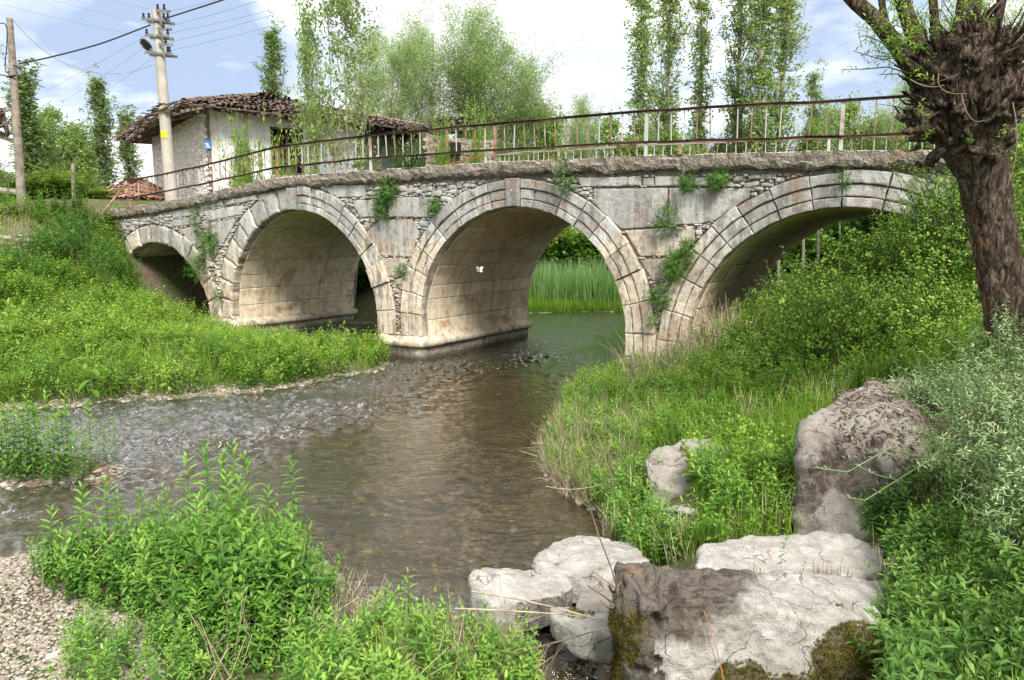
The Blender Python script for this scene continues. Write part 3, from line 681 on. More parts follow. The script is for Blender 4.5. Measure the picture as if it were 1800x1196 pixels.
# ------------------------------------------------------------ iron railings
PU = [-11.35, -7.38, -3.44, .51, 4.63, 8.44, 12.27, 16.39]
TOPZ = [5.80, 5.87, 6.03, 6.07, 6.09, 6.02, 5.62, 5.33]
MIDZ = [5.12, 5.21, 5.37, 5.45, 5.48, 5.42, 5.05, 4.73]
def railing(name, label, w, us_, tz, mz, nb, mats, bal_to='mid'):
    root = empty(name, tuple(bw(0, w, 5.1)), label, 'railing')
    for i, u in enumerate(us_):
        mb = MB(); zt = tz[i]; lean = R.normal(0, .012)
        box(mb, (bw(u, w, (zt+deck(u)-.12)/2)), .065, .05, zt-deck(u)+.12, (BD[0], BD[1], lean), (BN[0], BN[1], 0), (0, 0, 1), R.uniform(.2, .9))
        mb.build('post', mats[1], root)
    for nm, zz_, wd_, ht in (('top_rail', tz, .055, .05), ('lower_rail', mz, .05, .045)):
        mb = MB()
        for i in range(len(us_)-1):
            a, b = bw(us_[i], w-.035, zz_[i]), bw(us_[i+1], w-.035, zz_[i+1]); k_ = 6; pr = a
            for q in range(1, k_+1):
                nx_ = a+(b-a)*q/k_+(np.array([0, 0, R.normal(0, .006)]) if q < k_ else 0)
                bar(mb, pr, nx_, wd_, .012, t=R.random()); bar(mb, pr-np.array([0, 0, ht/2]), nx_-np.array([0, 0, ht/2]), .012, ht, t=R.random()); pr = nx_
        mb.build(nm, mats[0], root)
    for i in range(len(us_)-1):
        for q in range(1, nb+1):
            f = q/(nb+1); u = us_[i]*(1-f)+us_[i+1]*f; z1 = tz[i]*(1-f)+tz[i+1]*f-.02; z2 = mz[i]*(1-f)+mz[i+1]*f
            if bal_to == 'deck': z2 = float(deck(u))-.02
            mb = MB(); ln = R.normal(0, .012)
            a, b = bw(u+ln, w, z2), bw(u-ln, w+R.normal(0, .008), z1)
            bar(mb, a, b, .028, .016, up=(BD[0], BD[1], 0), t=R.random()); mb.build('baluster', mats[2], root)
    return root
railing('near_railing', 'rusty iron railing with brown top and lower rails along the near edge of the bridge', .02, PU, TOPZ, MIDZ, 13, (M['rust_dark'], M['rust'], M['rust']))
fu = [-14, -10.2, -6.2, -2.2, 1.8, 4.6]; fz = [float(deck(u))+.93 for u in fu]; fm = [float(deck(u))+.10 for u in fu]
fr_ = railing('far_railing', 'pale peeling railing along the far edge of the bridge, seen below the rusty lower rail', BWID-.02, fu, fz, fm, 14, (M['rust'], M['rust_pale'], M['rust_pale']), 'deck')
mb = MB(); e0 = bw(4.6, BWID-.02, fz[-1]); 
for (u, z_, u2, z2_) in ((4.6, fz[-1], 8.8, 5.42), (4.6, fm[-1]+.25, 8.8, 5.12)):
    bar(mb, bw(u, BWID-.02, z_), bw(u2, BWID-.02, z2_), .05, .05, t=.1)
mb.build('end_rail', M['orange_twig'], fr_)
# ------------------------------------------------------------ ruined house
def rot2(v, a): return np.array([v[0]*cos(a)-v[1]*sin(a), v[0]*sin(a)+v[1]*cos(a)])
def rubble_wall(mb_core, mb_st, A, B, z0_, z1_, th=.5, sizes=((.10, .22, .05, .10, 1400), (.05, .10, .03, .06, 1800)), topj=.0, topf=None):
    """wall from plan point A to B (front on the right-hand side walking A->B), with stones on its front"""
    A, B = np.array(A, float), np.array(B, float); L = np.linalg.norm(B-A); d = (B-A)/L; n_ = np.array([-d[1], d[0]])
    if np.dot(n_, A) < 0: n_ = -n_               # pointing away from the camera
    def wf(u, w, z):
        u, w, z = np.broadcast_arrays(np.asarray(u, float), w, z); return np.stack([A[0]+d[0]*u+n_[0]*w, A[1]+d[1]*u+n_[1]*w, z], -1)
    tf = topf or (lambda u: z1_)
    nU = max(2, int(L/.4)); us_ = np.linspace(0, L, nU); tz = np.array([tf(u)+R.normal(0, topj) for u in us_])
    V = np.concatenate([wf(us_, .02, z0_), wf(us_, .02, tz), wf(us_, th, tz), wf(us_, th, z0_)]); i = np.arange(nU-1)
    F = [np.stack([k*nU+i, k*nU+i+1, (k+1)*nU+i+1, (k+1)*nU+i], -1) for k in range(3)]+[np.array([(0, nU, 2*nU, 3*nU), (nU-1, 4*nU-1, 3*nU-1, 2*nU-1)])]
    mb_core.add(V, F)
    g = .02; gu = np.arange(g/2, L, g); gz = np.arange(z0_, z1_+.3, g); uo, zo = np.meshgrid(gu, gz, indexing='ij')
    oc = zo > np.array([tf(u) for u in gu])[:, None]
    sgn = 1 if np.cross(np.append(d, 0), np.append(n_, 0))[2]*-1 > 0 else -1
    for (amin, amax, bmin, bmax, tries) in sizes:
        ok = np.argwhere(~oc)
        if not len(ok): break
        for (i_, j_) in ok[R.integers(0, len(ok), tries)]:
            if oc[i_, j_]: continue
            a_, b_ = R.uniform(amin, amax), R.uniform(bmin, bmax); u, z = gu[i_], gz[j_]
            i0, i1 = max(0, int(i_-a_/g)), min(len(gu), int(i_+a_/g)+1); j0, j1 = max(0, int(j_-b_/g)), min(len(gz), int(j_+b_/g)+1)
            sub = oc[i0:i1, j0:j1]
            if sub.mean() > .10: continue
            oc[i0:i1, j0:j1] = True
            stone(mb_st, u, z, a_, b_, R.normal(0, .08), R.normal(-.01, .012), float(np.clip(R.normal(.5, .25), 0, 1)), wf=wf, dp=.10)
    return wf
m, N = new_mat('whitewashed_stone'); tc = N.n('ShaderNodeNewGeometry').outputs['Position']; t = attr(N, 'tint')
c = N.ramp(N.noise(tc, 6, 6, .7), [(.22, (.55, .48, .44)), (.42, (.82, .78, .76)), (.75, (.90, .88, .87))])
c = N.mix(1.0, c, N.ramp(t, [(0, .72), (.5, 1.), (1, 1.12)]), 'MULTIPLY')
out(N, N.n('ShaderNodeBsdfPrincipled', Base_Color=c, Roughness=.95, Normal=N.n('ShaderNodeBump', Strength=.8, Distance=.03, Height=N.noise(tc, 14, 5, .7)))); M['wstone'] = m
m, N = new_mat('pinkish_mortar'); tc = N.n('ShaderNodeNewGeometry').outputs['Position']
out(N, N.n('ShaderNodeBsdfPrincipled', Base_Color=N.ramp(N.noise(tc, 5, 6, .7), [(.25, (.30, .23, .19)), (.45, (.66, .61, .57)), (.8, (.82, .79, .76))]), Roughness=1.)); M['wmortar'] = m
m, N = new_mat('peeling_limewash'); tc = N.n('ShaderNodeNewGeometry').outputs['Position']
nz = N.noise(tc, 1.6, 7, .68, .4); st = N.noise(N.scale(tc, (3, 3, .5)), 1.6, 6, .7)
c = N.ramp(N.noise(tc, 5, 5, .6), [(.3, (.66, .66, .68)), (.7, (.86, .87, .89))])
c = N.mix(N.ramp(nz, [(.60, 0), (.67, .75)]), c, (.42, .33, .25)); c = N.mix(N.ramp(st, [(.55, 0), (.72, .65)]), c, (.36, .32, .29))
cr = N.n('ShaderNodeTexVoronoi', dict(feature='DISTANCE_TO_EDGE'), Vector=N.n('ShaderNodeVectorMath', dict(operation='ADD'), i0=tc, i1=N.n('ShaderNodeTexNoise', Vector=tc, Scale=3.).outputs['Color']).outputs[0], Scale=.9).outputs[0]
c = N.mix(N.ramp(cr, [(.004, .7), (.014, 0)]), c, (.20, .17, .15))
out(N, N.n('ShaderNodeBsdfPrincipled', Base_Color=c, Roughness=.95, Normal=N.n('ShaderNodeBump', Strength=.6, Distance=.02, Height=nz))); M['lime'] = m
def tile_mat(name, pts):
    m, N = new_mat(name); t = attr(N, 'tint'); tc = N.n('ShaderNodeNewGeometry').outputs['Position']
    c = N.mix(.55, N.ramp(t, pts), N.ramp(N.noise(tc, 3.5, 6, .7), [(p*.8+.1, q) for p, q in pts]))
    c = N.mix(N.ramp(N.noise(tc, 2.1, 6, .75), [(.5, 0), (.68, .5)]), c, (.11, .10, .08))
    out(N, N.n('ShaderNodeBsdfPrincipled', Base_Color=c, Roughness=.9, Specular_IOR_Level=.2)); return m
M['tile'] = tile_mat('old_brown_tile', [(.0, (.055, .04, .035)), (.4, (.125, .09, .078)), (.80, (.21, .15, .125)), (.99, (.46, .19, .09))])
M['redtile'] = tile_mat('red_clay_tile', [(0, (.16, .095, .075)), (.4, (.33, .18, .135)), (.8, (.46, .28, .215)), (1, (.58, .42, .34))])
def tile_tpl(L=.42, W=.19):
    an = np.linspace(0, pi, 5); V = []
    for x, s in ((0, 1.), (L, .84)):
        for a in an: V.append((x, cos(a)*W/2*s, sin(a)*W*.36*s))
    F = np.array([(i, i+1, i+6, i+5) for i in range(4)]); return np.array(V), [F]
def roof_tiles(mb, A, B, C, D, jit=.03, miss=.02, ty=.45, course=.30, colw=.185, bias=0., rng=R):
    """tiles on the quad A-B (eave) C-D (ridge, C above B)"""
    A, B, C, D = map(lambda q: np.array(q, float), (A, B, C, D)); V0, F0 = tile_tpl(); F0 = F0[0]
    up = (C+D)/2-(A+B)/2; H_ = np.linalg.norm(up); nr = int(H_/course); ex = (B-A)/np.linalg.norm(B-A); n_ = np.cross(ex, up); n_ /= np.linalg.norm(n_)
    if n_[2] < 0: n_ = -n_
    upn = up-ex*np.dot(up, ex); upn /= np.linalg.norm(upn)
    for r_ in range(nr+1):
        f = r_/max(nr, 1); a, b = A*(1-f)+D*f, B*(1-f)+C*f; L = np.linalg.norm(b-a); k = max(1, int(L/colw))
        for q in range(k):
            if rng.random() < miss: continue
            for flip in (1, -1):
                p = a+(b-a)*((q+(.5 if flip == 1 else 0.))/k)+rng.normal(0, jit, 3)*[1, 1, .5]+n_*(.05 if flip == 1 else .02)
                yw = rng.normal(0, .07+jit); u_ = upn*cos(yw)+ex*sin(yw); v_ = np.cross(n_, u_); tl = n_*.02*flip
                X = p+V0[:, :1]*u_+V0[:, 1:2]*v_+(V0[:, 2:3]*flip)*n_+V0[:, :1]*(-.10+rng.normal(0, .06))*n_
                mb.add(X, [F0], float(np.clip(rng.normal(ty, .22)+bias, 0, 1)))
HC = at(360, 193, 30.0)                          # top of the near corner of the walls
hf = np.array([7.2, 5.35])/np.linalg.norm([7.2, 5.35]); hl = np.array([-hf[1], hf[0]])  # front direction (to the right), left side direction
LF, LL = 9.0, 10.0; ZW = HC[2]; ZG = 4.15
def hp(f, l, z): return np.array([HC[0]+hf[0]*f+hl[0]*l, HC[1]+hf[1]*f+hl[1]*l, z])
house = empty('ruined_house', (HC[0], HC[1], ZG), 'abandoned whitewashed village house with sagging brown tile roof and crumbling stone side behind the railing', 'house')
c_, s_ = MB(), MB()
rubble_wall(c_, s_, hp(0, LL, 0)[:2], hp(0, 0, 0)[:2], ZG-.6, ZW-.02, topj=0.)
sw = c_.build('side_wall', M['wmortar'], house); s_.build('side_wall_stones', M['wstone'], sw)
# front wall with a window opening: plaster panels butted round it
fw = MB(); W0, W1, WZ0, WZ1 = 2.55, 3.95, ZW-2.35, ZW-.42
for (f0, f1, z0_, z1_) in ((.02, W0, ZG-.5, ZW), (W1, 6.6, ZG-.5, ZW), (W0, W1, ZG-.5, WZ0), (W0, W1, WZ1, ZW)):
    box(fw, hp((f0+f1)/2, .16, (z0_+z1_)/2), f1-f0, .3, z1_-z0_, (hf[0], hf[1], 0), (hl[0], hl[1], 0))
# recessed wall behind the porch and the far walls
box(fw, hp(8.3, 2.6, (ZG+ZW)/2), 3.4, .25, ZW-ZG+.4, (hf[0], hf[1], 0), (hl[0], hl[1], 0))
box(fw, hp(6.48, 1.38, (ZG+ZW)/2), .24, 2.1, ZW-ZG+.4, (hf[0], hf[1], 0), (hl[0], hl[1], 0))
box(fw, hp(5, LL-.1, (ZG+ZW)/2), 10., .3, ZW-ZG, (hf[0], hf[1], 0), (hl[0], hl[1], 0))
box(fw, hp(9.9, 6.3, (ZG+ZW)/2), .3, 7., ZW-ZG, (hf[0], hf[1], 0), (hl[0], hl[1], 0))
fw.build('front_wall', M['lime'], house)
mb = MB(); box(mb, hp(5, 5, ZG+.4), 8, 8, .2, (hf[0], hf[1], 0), (hl[0], hl[1], 0)); box(mb, hp(5, 4.5, ZW-.05), 9.5, 8.6, .06, (hf[0], hf[1], 0), (hl[0], hl[1], 0)); mb.build('floor_boards', M['dark'], house)
win = MB(); wh = WZ1-WZ0
def hbox(mb, f, l, z, df, dl, dz, t=.5): box(mb, hp(f, l, z), df, dl, dz, (hf[0], hf[1], 0), (hl[0], hl[1], 0), (0, 0, 1), t)
for f in (W0+.05, W1-.05): hbox(win, f, .06, (WZ0+WZ1)/2, .10, .14, wh)
for z in (WZ0+.05, WZ1-.05, WZ0+wh*.58): hbox(win, (W0+W1)/2, .05, z, W1-W0, .12, .09)
for k in (1, 2, 3): hbox(win, W0+(W1-W0)*k/4, .04, (WZ0+WZ1)/2, .06 if k != 2 else .1, .09, wh)
hbox(win, (W0+W1)/2, .045, WZ0+wh*.28, W1-W0, .05, .05); hbox(win, (W0+W1)/2, .045, WZ0+wh*.80, W1-W0, .05, .04)
wn = win.build('window', M['wood_old'], house); wn['label'] = 'dark unglazed wooden window grid'
mb = MB(); hbox(mb, (W0+W1)/2, .5, (WZ0+WZ1)/2, W1-W0+.6, .04, wh+.6); mb.build('window_dark_inside', M['dark'], wn)
tm = [(.08, .0), (1.55, .0), (4.45, 0.), (6.5, 0.)]
for f, l in tm:
    mb = MB(); hbox(mb, f, l, (ZG+ZW)/2, .13, .10, ZW-ZG+.2, R.random()); mb.build('timber_post', M['wood_grey'], house)
for f in (7.6, 9.3):
    mb = MB(); hbox(mb, f, .2, (ZG+ZW)/2, .14, .14, ZW-ZG+.2); mb.build('porch_post', M['wood_old'], house)
mb = MB(); hbox(mb, 4.9, .05, ZW+.06, 9.9, .2, .12); hbox(mb, .05, 5, ZW+.06, .2, 9.6, .12); mb.build('wall_plate', M['wood_old'], house)
# hip roof: rafters, soffit boards, tiles
OV = .95; EZ = ZW-.10; RZ = ZW+1.55
e = [hp(-OV, -OV, EZ+.12), hp(LF+1.6, -OV, EZ), hp(LF+1.6, LL+.6, EZ), hp(-OV, LL+.6, EZ-.15)]
r0, r1 = hp(3.6, 4.6, RZ), hp(5.6, 4.8, RZ-.1)
mb = MB()
def slope(A, B, C, D, th=.05):
    P = [A, B, C, D]; Q = [p-np.array([0, 0, th]) for p in P]; mb.add(P+Q, [(0, 1, 2, 3), (7, 6, 5, 4), (0, 4, 5, 1), (1, 5, 6, 2), (2, 6, 7, 3), (3, 7, 4, 0)], .4)
slope(e[0], e[1], r1, r0); slope(e[3], e[0], r0, r0+np.array([.01, .01, 0])); slope(e[1], e[2], r1+np.array([.01, 0, 0]), r1); slope(e[2], e[3], r0, r1)
mb.build('roof_boards', M['wood_old'], house)
mb = MB()
for (A, B, Cc, D, js) in ((e[0], e[1], r1, r0, .035), (e[3], e[0], r0, r0, .06), (e[1], e[2], r1, r1, .03), (e[2], e[3], r0, r1, .04)):
    roof_tiles(mb, A, B, Cc, D, js, .03, .42)
for P, Q in ((e[0], r0), (e[1], r1), (r0, r1), (e[3], r0)):
    L = np.linalg.norm(Q-P)
    for k in range(int(L/.3)):
        V0, F0 = tile_tpl(.42, .24); p = P+(Q-P)*k*.3/L+[0, 0, .10]; u_ = (Q-P)/L; v_ = np.cross([0, 0, 1], u_); v_ /= np.linalg.norm(v_); w_ = np.cross(u_, v_)
        mb.add(p+V0[:, :1]*u_+V0[:, 1:2]*v_+V0[:, 2:3]*w_+R.normal(0, .02, 3), F0, R.choice([.98, .6, .4], p=[.3, .4, .3]))
mb.build('roof_tiles', M['tile'], house)
mb = MB()                                        # ragged eave: rafter ends, broken lath
for k in range(26):
    f = -OV+.1+k*.43; a = hp(f+R.normal(0, .05), .4, EZ+.28); b = hp(f+R.normal(0, .08), -OV-R.uniform(-.1, .1), EZ-.10+R.normal(0, .03)); bar(mb, a, b, .09, .11, t=R.random())
for k in range(26):
    l = -OV+.1+k*.43; a = hp(.4, l, EZ+.25); b = hp(-OV-R.uniform(-.25, .3), l+R.normal(0, .1), EZ-.16+R.normal(0, .06)); bar(mb, a, b, .09, .11, t=R.random())
for k in range(260):
    l = R.uniform(-OV, LL+.8); o = R.uniform(-.5, .45); zz_ = EZ-.06-(-o)*0+R.uniform(-.05, .20)+(o+.5)*.20
    a = hp(-OV+o-.1, l, zz_); L_ = R.uniform(.3, .8); an = R.normal(0, .5); d = hp(cos(an+2.9)*1, sin(an+2.9), 0)-hp(0, 0, 0)
    bar(mb, a, a+d*L_*.6+[0, 0, R.normal(-.08, .10)], R.uniform(.06, .16), .03, t=R.random())
for k in range(110):
    f = R.uniform(-OV, LF+1.5); a = hp(f, -OV+R.uniform(-.12, .3), EZ+R.uniform(-.02, .12)); d = hp(R.normal(0, .6), -1, 0)-hp(0, 0, 0); bar(mb, a, a+d*R.uniform(.1, .3)+[0, 0, R.normal(-.03, .04)], R.uniform(.06, .14), .03, t=R.random())
mb.build('rafters', M['wood_old'], house)
# blue house-number plate on the corner post
mb = MB(); p = hp(.02, -.09, HC[2]-1.35); box(mb, p, .26, .03, .32, (hf[0], hf[1], 0), (hl[0], hl[1], 0)); 
pl = mb.build('blue_sign', M['blue'], loc=tuple(p)); tag(pl, 'small blue enamel plate nailed to the corner of the ruined house', 'sign')
mb = MB()
for k in range(5): box(mb, p+np.array([hf[0], hf[1], 0])*R.uniform(-.07, .07)+np.array([0, 0, R.uniform(-.10, .10)])-np.array([hl[0], hl[1], 0])*.018, R.uniform(.05, .12), .006, R.uniform(.03, .07), (hf[0], hf[1], 0), (hl[0], hl[1], 0))
mb.build('worn_paint', M['white'], pl)

def small_house(name, label, px0, px1, pyE, pyR, pyB, Y, tile, wall, deep=4.5, doorpx=None, boards=False):
    A, B = at(px0, pyE, Y), at(px1, pyE, Y); zb = min(at(px0, pyB, Y)[2], A[2]-1.2); w = B[0]-A[0]; c = (A+B)/2; zr = at((px0+px1)/2, pyR, Y+deep/2)[2]
    h_ = empty(name, (c[0], Y+deep/2, zb), label, 'house')
    mb = MB(); o = .5
    box(mb, (c[0], Y+deep/2, (A[2]+zb)/2-.3), w-2*o, deep-2*o, A[2]-zb+.6); mb.build('wall', wall, h_)
    mb = MB(); r0_, r1_ = np.array([c[0]-w*.12, Y+deep/2, zr]), np.array([c[0]+w*.12, Y+deep/2, zr])
    E = [np.array([A[0], Y, A[2]]), np.array([B[0], Y, A[2]]), np.array([B[0], Y+deep, A[2]]), np.array([A[0], Y+deep, A[2]])]
    roof_tiles(mb, E[0], E[1], r1_, r0_, .03, .02, .5); roof_tiles(mb, E[1], E[2], r1_, r1_, .03, .02, .5); roof_tiles(mb, E[3], E[0], r0_, r0_, .03, .02, .5); roof_tiles(mb, E[2], E[3], r0_, r1_, .03, .02, .5)
    rf = mb.build('roof', tile, h_)
    mb = MB(); z_ = np.array([0, 0, .06]); mb.add([E[0]-z_, E[1]-z_, E[2]-z_, E[3]-z_, r0_-z_, r1_-z_], [(0, 1, 5, 4), (1, 2, 5), (2, 3, 4, 5), (3, 0, 4), (3, 2, 1, 0)]); mb.build('roof_boards', M['wood_old'], rf)
    return h_, c, w, A[2], zb
h1, c1, w1, ze, zb1 = small_house('village_house', 'small low house with sunlit red tile hip roof beyond the left end of the bridge', 138, 262, 350, 322, 372, 34, M['redtile'], M['wmortar'])
mb = MB(); x0_ = at(204, 350, 34)[0]
for k in range(3): box(mb, (x0_+.28+k*.52, 34.42, ze-.72), .36, .05, 1.0)
mb.build('white_panel', M['white'], h1)
mb = MB(); box(mb, (x0_+.8, 34.46, ze-.75), 1.75, .05, 1.2); mb.build('door_opening', M['dark'], h1)
# long low tile roof just behind the grass at far left
A, B = at(-90, 377, 31), at(95, 380, 31); A2, B2 = at(-90, 360, 34), at(70, 362, 34)
lo = empty('low_shed', ((A[0]+B[0])/2, 32.5, A[2]-1.2), 'low shed showing only its long reddish tiled slope above the dry grass at far left', 'shed')
mb = MB(); roof_tiles(mb, A, B, B2, A2, .03, .01, .5); mb.build('roof', M['redtile'], lo)
mb = MB(); box(mb, ((A[0]+B[0])/2, 33.0, A[2]-.9), B[0]-A[0]-.6, 3, 1.3); mb.build('wall', M['wmortar'], lo)
# ruin seen through the railing in the middle, mossy top
A = at(748, 243, 33); B = at(868, 236, 34.5)
ru = empty('roofless_ruin', ((A[0]+B[0])/2, 35, 3.4), 'low stone ruin with a small dark window hole seen through the middle railing', 'ruin')
c_, s_ = MB(), MB(); rubble_wall(c_, s_, A[:2], B[:2], 3.2, A[2]+.1, topj=.08, sizes=((.12, .24, .06, .11, 500), (.05, .10, .03, .06, 500))); cw = c_.build('wall', M['grey_daub'], ru); s_.build('wall_stones', M['grey_daub'], cw)
mb = MB(); q = at(800, 262, 33.4); box(mb, q, .5, .5, .5); mb.build('window_hole', M['dark'], ru)
A = at(748, 218, 34.5); B = at(850, 214, 36)
mb = MB(); roof_tiles(mb, at(740, 236, 34.3), at(862, 232, 35.6), at(840, 208, 37.5), at(765, 212, 36.8), .05, .05, .2); mb.build('roof', M['mossy_tile'], ru)
# roof corner of a neighbouring house, far left edge of the picture
q0 = at(-6, 205, 27.5)
nb = empty('neighbour_roof', tuple(at(-60, 260, 28)), 'broken tiled eave with sagging rafters poking in at the left edge', 'roof')
mb = MB(); roof_tiles(mb, at(-170, 205, 27), at(4, 203, 27), at(-40, 178, 29), at(-170, 170, 29), .06, .05, .4); roof_tiles(mb, at(-170, 225, 27), at(10, 226, 27), at(0, 205, 28), at(-170, 206, 28), .07, .1, .4); mb.build('tiles', M['tile'], nb)
mb = MB()
for a, b in (((-80, 195, 27.2), (14, 240, 27.4)), ((-80, 215, 27.2), (26, 249, 27.4)), ((-60, 230, 28), (6, 214, 27.3)), ((2, 190, 27.3), (14, 238, 27.4))): bar(mb, at(*a), at(*b), .11, .13)
mb.build('rafters', M['wood_old'], nb)
mb = MB(); box(mb, at(-110, 290, 28), 1.8, 2, 2.6); mb.build('wall', M['wmortar'], nb)
mb = MB(); tube(mb, [at(-120, 327, 27), at(-30, 333, 27), at(20, 337, 27), at(41, 340, 27.1)], [.13, .12, .11, .10], 8); o = mb.build('fence_rail', M['wood_grey'], loc=tuple(at(-30, 335, 27))); tag(o, 'weathered round log rail fixed across the foot of the wooden pole', 'rail')

# ------------------------------------------------------------ poles, lamp and cables
pb, ptp = at(303, 372, 29.0), at(275, 18, 29.0)
pole = empty('concrete_pole', tuple(pb), 'tall tapered concrete power pole with stacked crossarms beside the ruined house', 'utility pole')
mb = MB(); tube(mb, [pb, pb+(ptp-pb)*.35, pb+(ptp-pb)*.7, ptp], [.235, .21, .18, .15], 16, .5); mb.build('shaft', M['concrete'], pole, smooth=False)
def insul(mb, p): tube(mb, [p, p+[0, 0, .06], p+[0, 0, .10], p+[0, 0, .16], p+[0, 0, .19]], [.05, .055, .035, .05, .02], 7)
for (py, half, offs, dbl) in ((37, .50, (-.45, -.25, .3, .45), 1), (64, .42, (-.38, .40), 1), (94, .50, (.35, .42), 1), (22, .35, (.10, .34), 0), (53, .26, (.26,), 0), (79, .26, (.30,), 0)):
    p = pb+(ptp-pb)*((372-py)/(372-18)); mb = MB(); sh = 0 if dbl else .3
    box(mb, p+[sh+.04, -.20, 0], half*2 if dbl else .5, .05, .09, (1, .1, -.04), t=.2); 
    if dbl: box(mb, p+[sh+.04, .20, 0], half*2, .05, .09, (1, .1, -.04), t=.2); box(mb, p+[.3, 0, 0], .03, .45, .03); box(mb, p+[-.3, 0, 0], .03, .45, .03)
    arm = mb.build('crossarm', M['steel'], pole)
    for o_ in offs:
        mb = MB(); insul(mb, p+[o_+.04, -.20, .05]); mb.build('insulator', M['black'], arm)
p = pb+(ptp-pb)*((372-66)/354.); tube_mb = MB()
mb = MB(); q = pb+(ptp-pb)*((372-235)/354.); nn = np.array([0, -1, 0]); an = np.linspace(-.5, .5, 5)
V = [q+np.array([sin(a)*.228, -cos(a)*.228, z_]) for z_ in (-.14, .14) for a in an]; mb.add(V, [(i, i+1, i+6, i+5) for i in range(4)]); mb.build('yellow_marking', M['yellow'], pole)
lp = at(267, 90, 28.8); lt = at(247, 70, 28.5)
lamp = empty('street_lamp', tuple(lp), 'street lamp head with pale hood tilted up on the left side of the concrete pole', 'street lamp')
mb = MB(); tube(mb, [at(276, 95, 29), lp], [.03, .03], 6); mb.build('bracket', M['steel'], lamp)
mb = MB(); d = (lt-lp); L = np.linalg.norm(d); d /= L; s2 = np.cross(d, [0, 1, 0]); s2 /= np.linalg.norm(s2); f2 = np.cross(d, s2)
if f2[1] > 0: f2 = -f2
n2 = 9; V = []
for x, r_ in ((0, .05), (.12, .10), (.3, .14), (.55, .16), (.85, .14), (1, .07)):
    for a in np.linspace(0, pi, n2): V.append(lp+d*L*x+s2*cos(a)*r_+(-f2)*sin(a)*r_*.6)
mb.add(V, [(k*n2+i, k*n2+i+1, (k+1)*n2+i+1, (k+1)*n2+i) for k in range(5) for i in range(n2-1)]); mb.build('hood', M['lampmetal'], lamp, smooth=True)
mb = MB(); box(mb, lp+d*L*.55+f2*.01, L*.72, .20, .03, d, s2, f2); mb.build('lens', M['black'], lamp)
wb, wt = at(40, 372, 27.0), at(17, 33, 27.0)
wp = empty('wooden_pole', tuple(wb), 'leaning weathered wooden pole with cable brackets near the left edge', 'utility pole')
mb = MB(); P = [wb+(wt-wb)*k/9+[R.normal(0, .015), 0, 0] for k in range(10)]; tube(mb, P, np.linspace(.155, .10, 10), 12); mb.build('shaft', M['wood_grey'], wp)
mb = MB(); q = at(29, 118, 26.85); tube(mb, [q+[-.14, 0, .05], q+[.10, 0, -.02], q+[.16, 0, -.2]], [.02, .03, .02], 6); q = at(22, 133, 26.85); tube(mb, [q+[-.2, 0, -.05], q+[.1, 0, 0]], [.03, .03], 6); mb.build('cable_clamp', M['black'], wp)
mb = MB(); a = at(131, 372, 30); b = at(128, 288, 30); tube(mb, [a, b], [.085, .07], 8); o = mb.build('thin_post', M['wood_grey'], loc=tuple(a)); tag(o, 'thin grey wooden post standing in front of the bright green bush', 'post')
mb = MB(); tube(mb, [at(180, 376, 27.6), at(200, 350, 27.6), at(222, 322, 27.6)], [.045, .04, .035], 6); o = mb.build('leaning_stick', M['rust'], loc=tuple(at(180, 376, 27.6))); tag(o, 'bare stick leaning against the left end post of the rusty railing', 'stick')
def cable(name, label, pts, r, group=None):
    P = []
    K = [at(*p) for p in pts]
    if len(K) == 2:
        a, b = K; P = [a+(b-a)*t_ for t_ in np.linspace(0, 1, 13)]
    else:
        K = np.array(K); n_ = len(K); tt = np.linspace(0, n_-1, 8*n_)
        Ke = np.concatenate([[2*K[0]-K[1]], K, [2*K[-1]-K[-2]]])
        for t_ in tt:
            i = min(int(t_), n_-2); f = t_-i; p0, p1, p2, p3 = Ke[i:i+4]
            P.append(.5*((2*p1)+(-p0+p2)*f+(2*p0-5*p1+4*p2-p3)*f*f+(-p0+3*p1-3*p2+p3)*f**3))
    mb = MB(); tube(mb, P, r, 5); o = mb.build(name, M['black'] if r > .012 else M['steel'], loc=tuple(P[0])); tag(o, label, 'cable', group)
cable('power_cable', 'thick black cable sagging from the wooden pole to the concrete pole', [(32, 113, 26.9), (100, 98, 27.5), (180, 76, 28.2), (265, 44, 28.8)], .028)
cable('power_cable', 'thick black cable rising right from the concrete pole out of the top', [(290, 33, 28.8), (340, 17, 27), (395, -1, 25), (470, -28, 22)], .028)
cable('slack_wire', 'slack thin wire drooping deeply between the wooden pole and the concrete pole', [(21, 34, 27), (60, 75, 27.3), (110, 110, 27.8), (170, 128, 28.3), (225, 128, 28.6), (276, 112, 28.9)], .011)
cable('slack_wire', 'short loose wire looping down beside the top left of the wooden pole', [(-10, 43, 26.8), (10, 44, 26.9), (12, 80, 26.9), (9, 120, 26.9), (18, 134, 26.9)], .018)
cable('slack_wire', 'black wire entering from the left edge to the clamp on the wooden pole', [(-10, 131, 26.5), (8, 133, 26.8), (20, 137, 26.9)], .02)
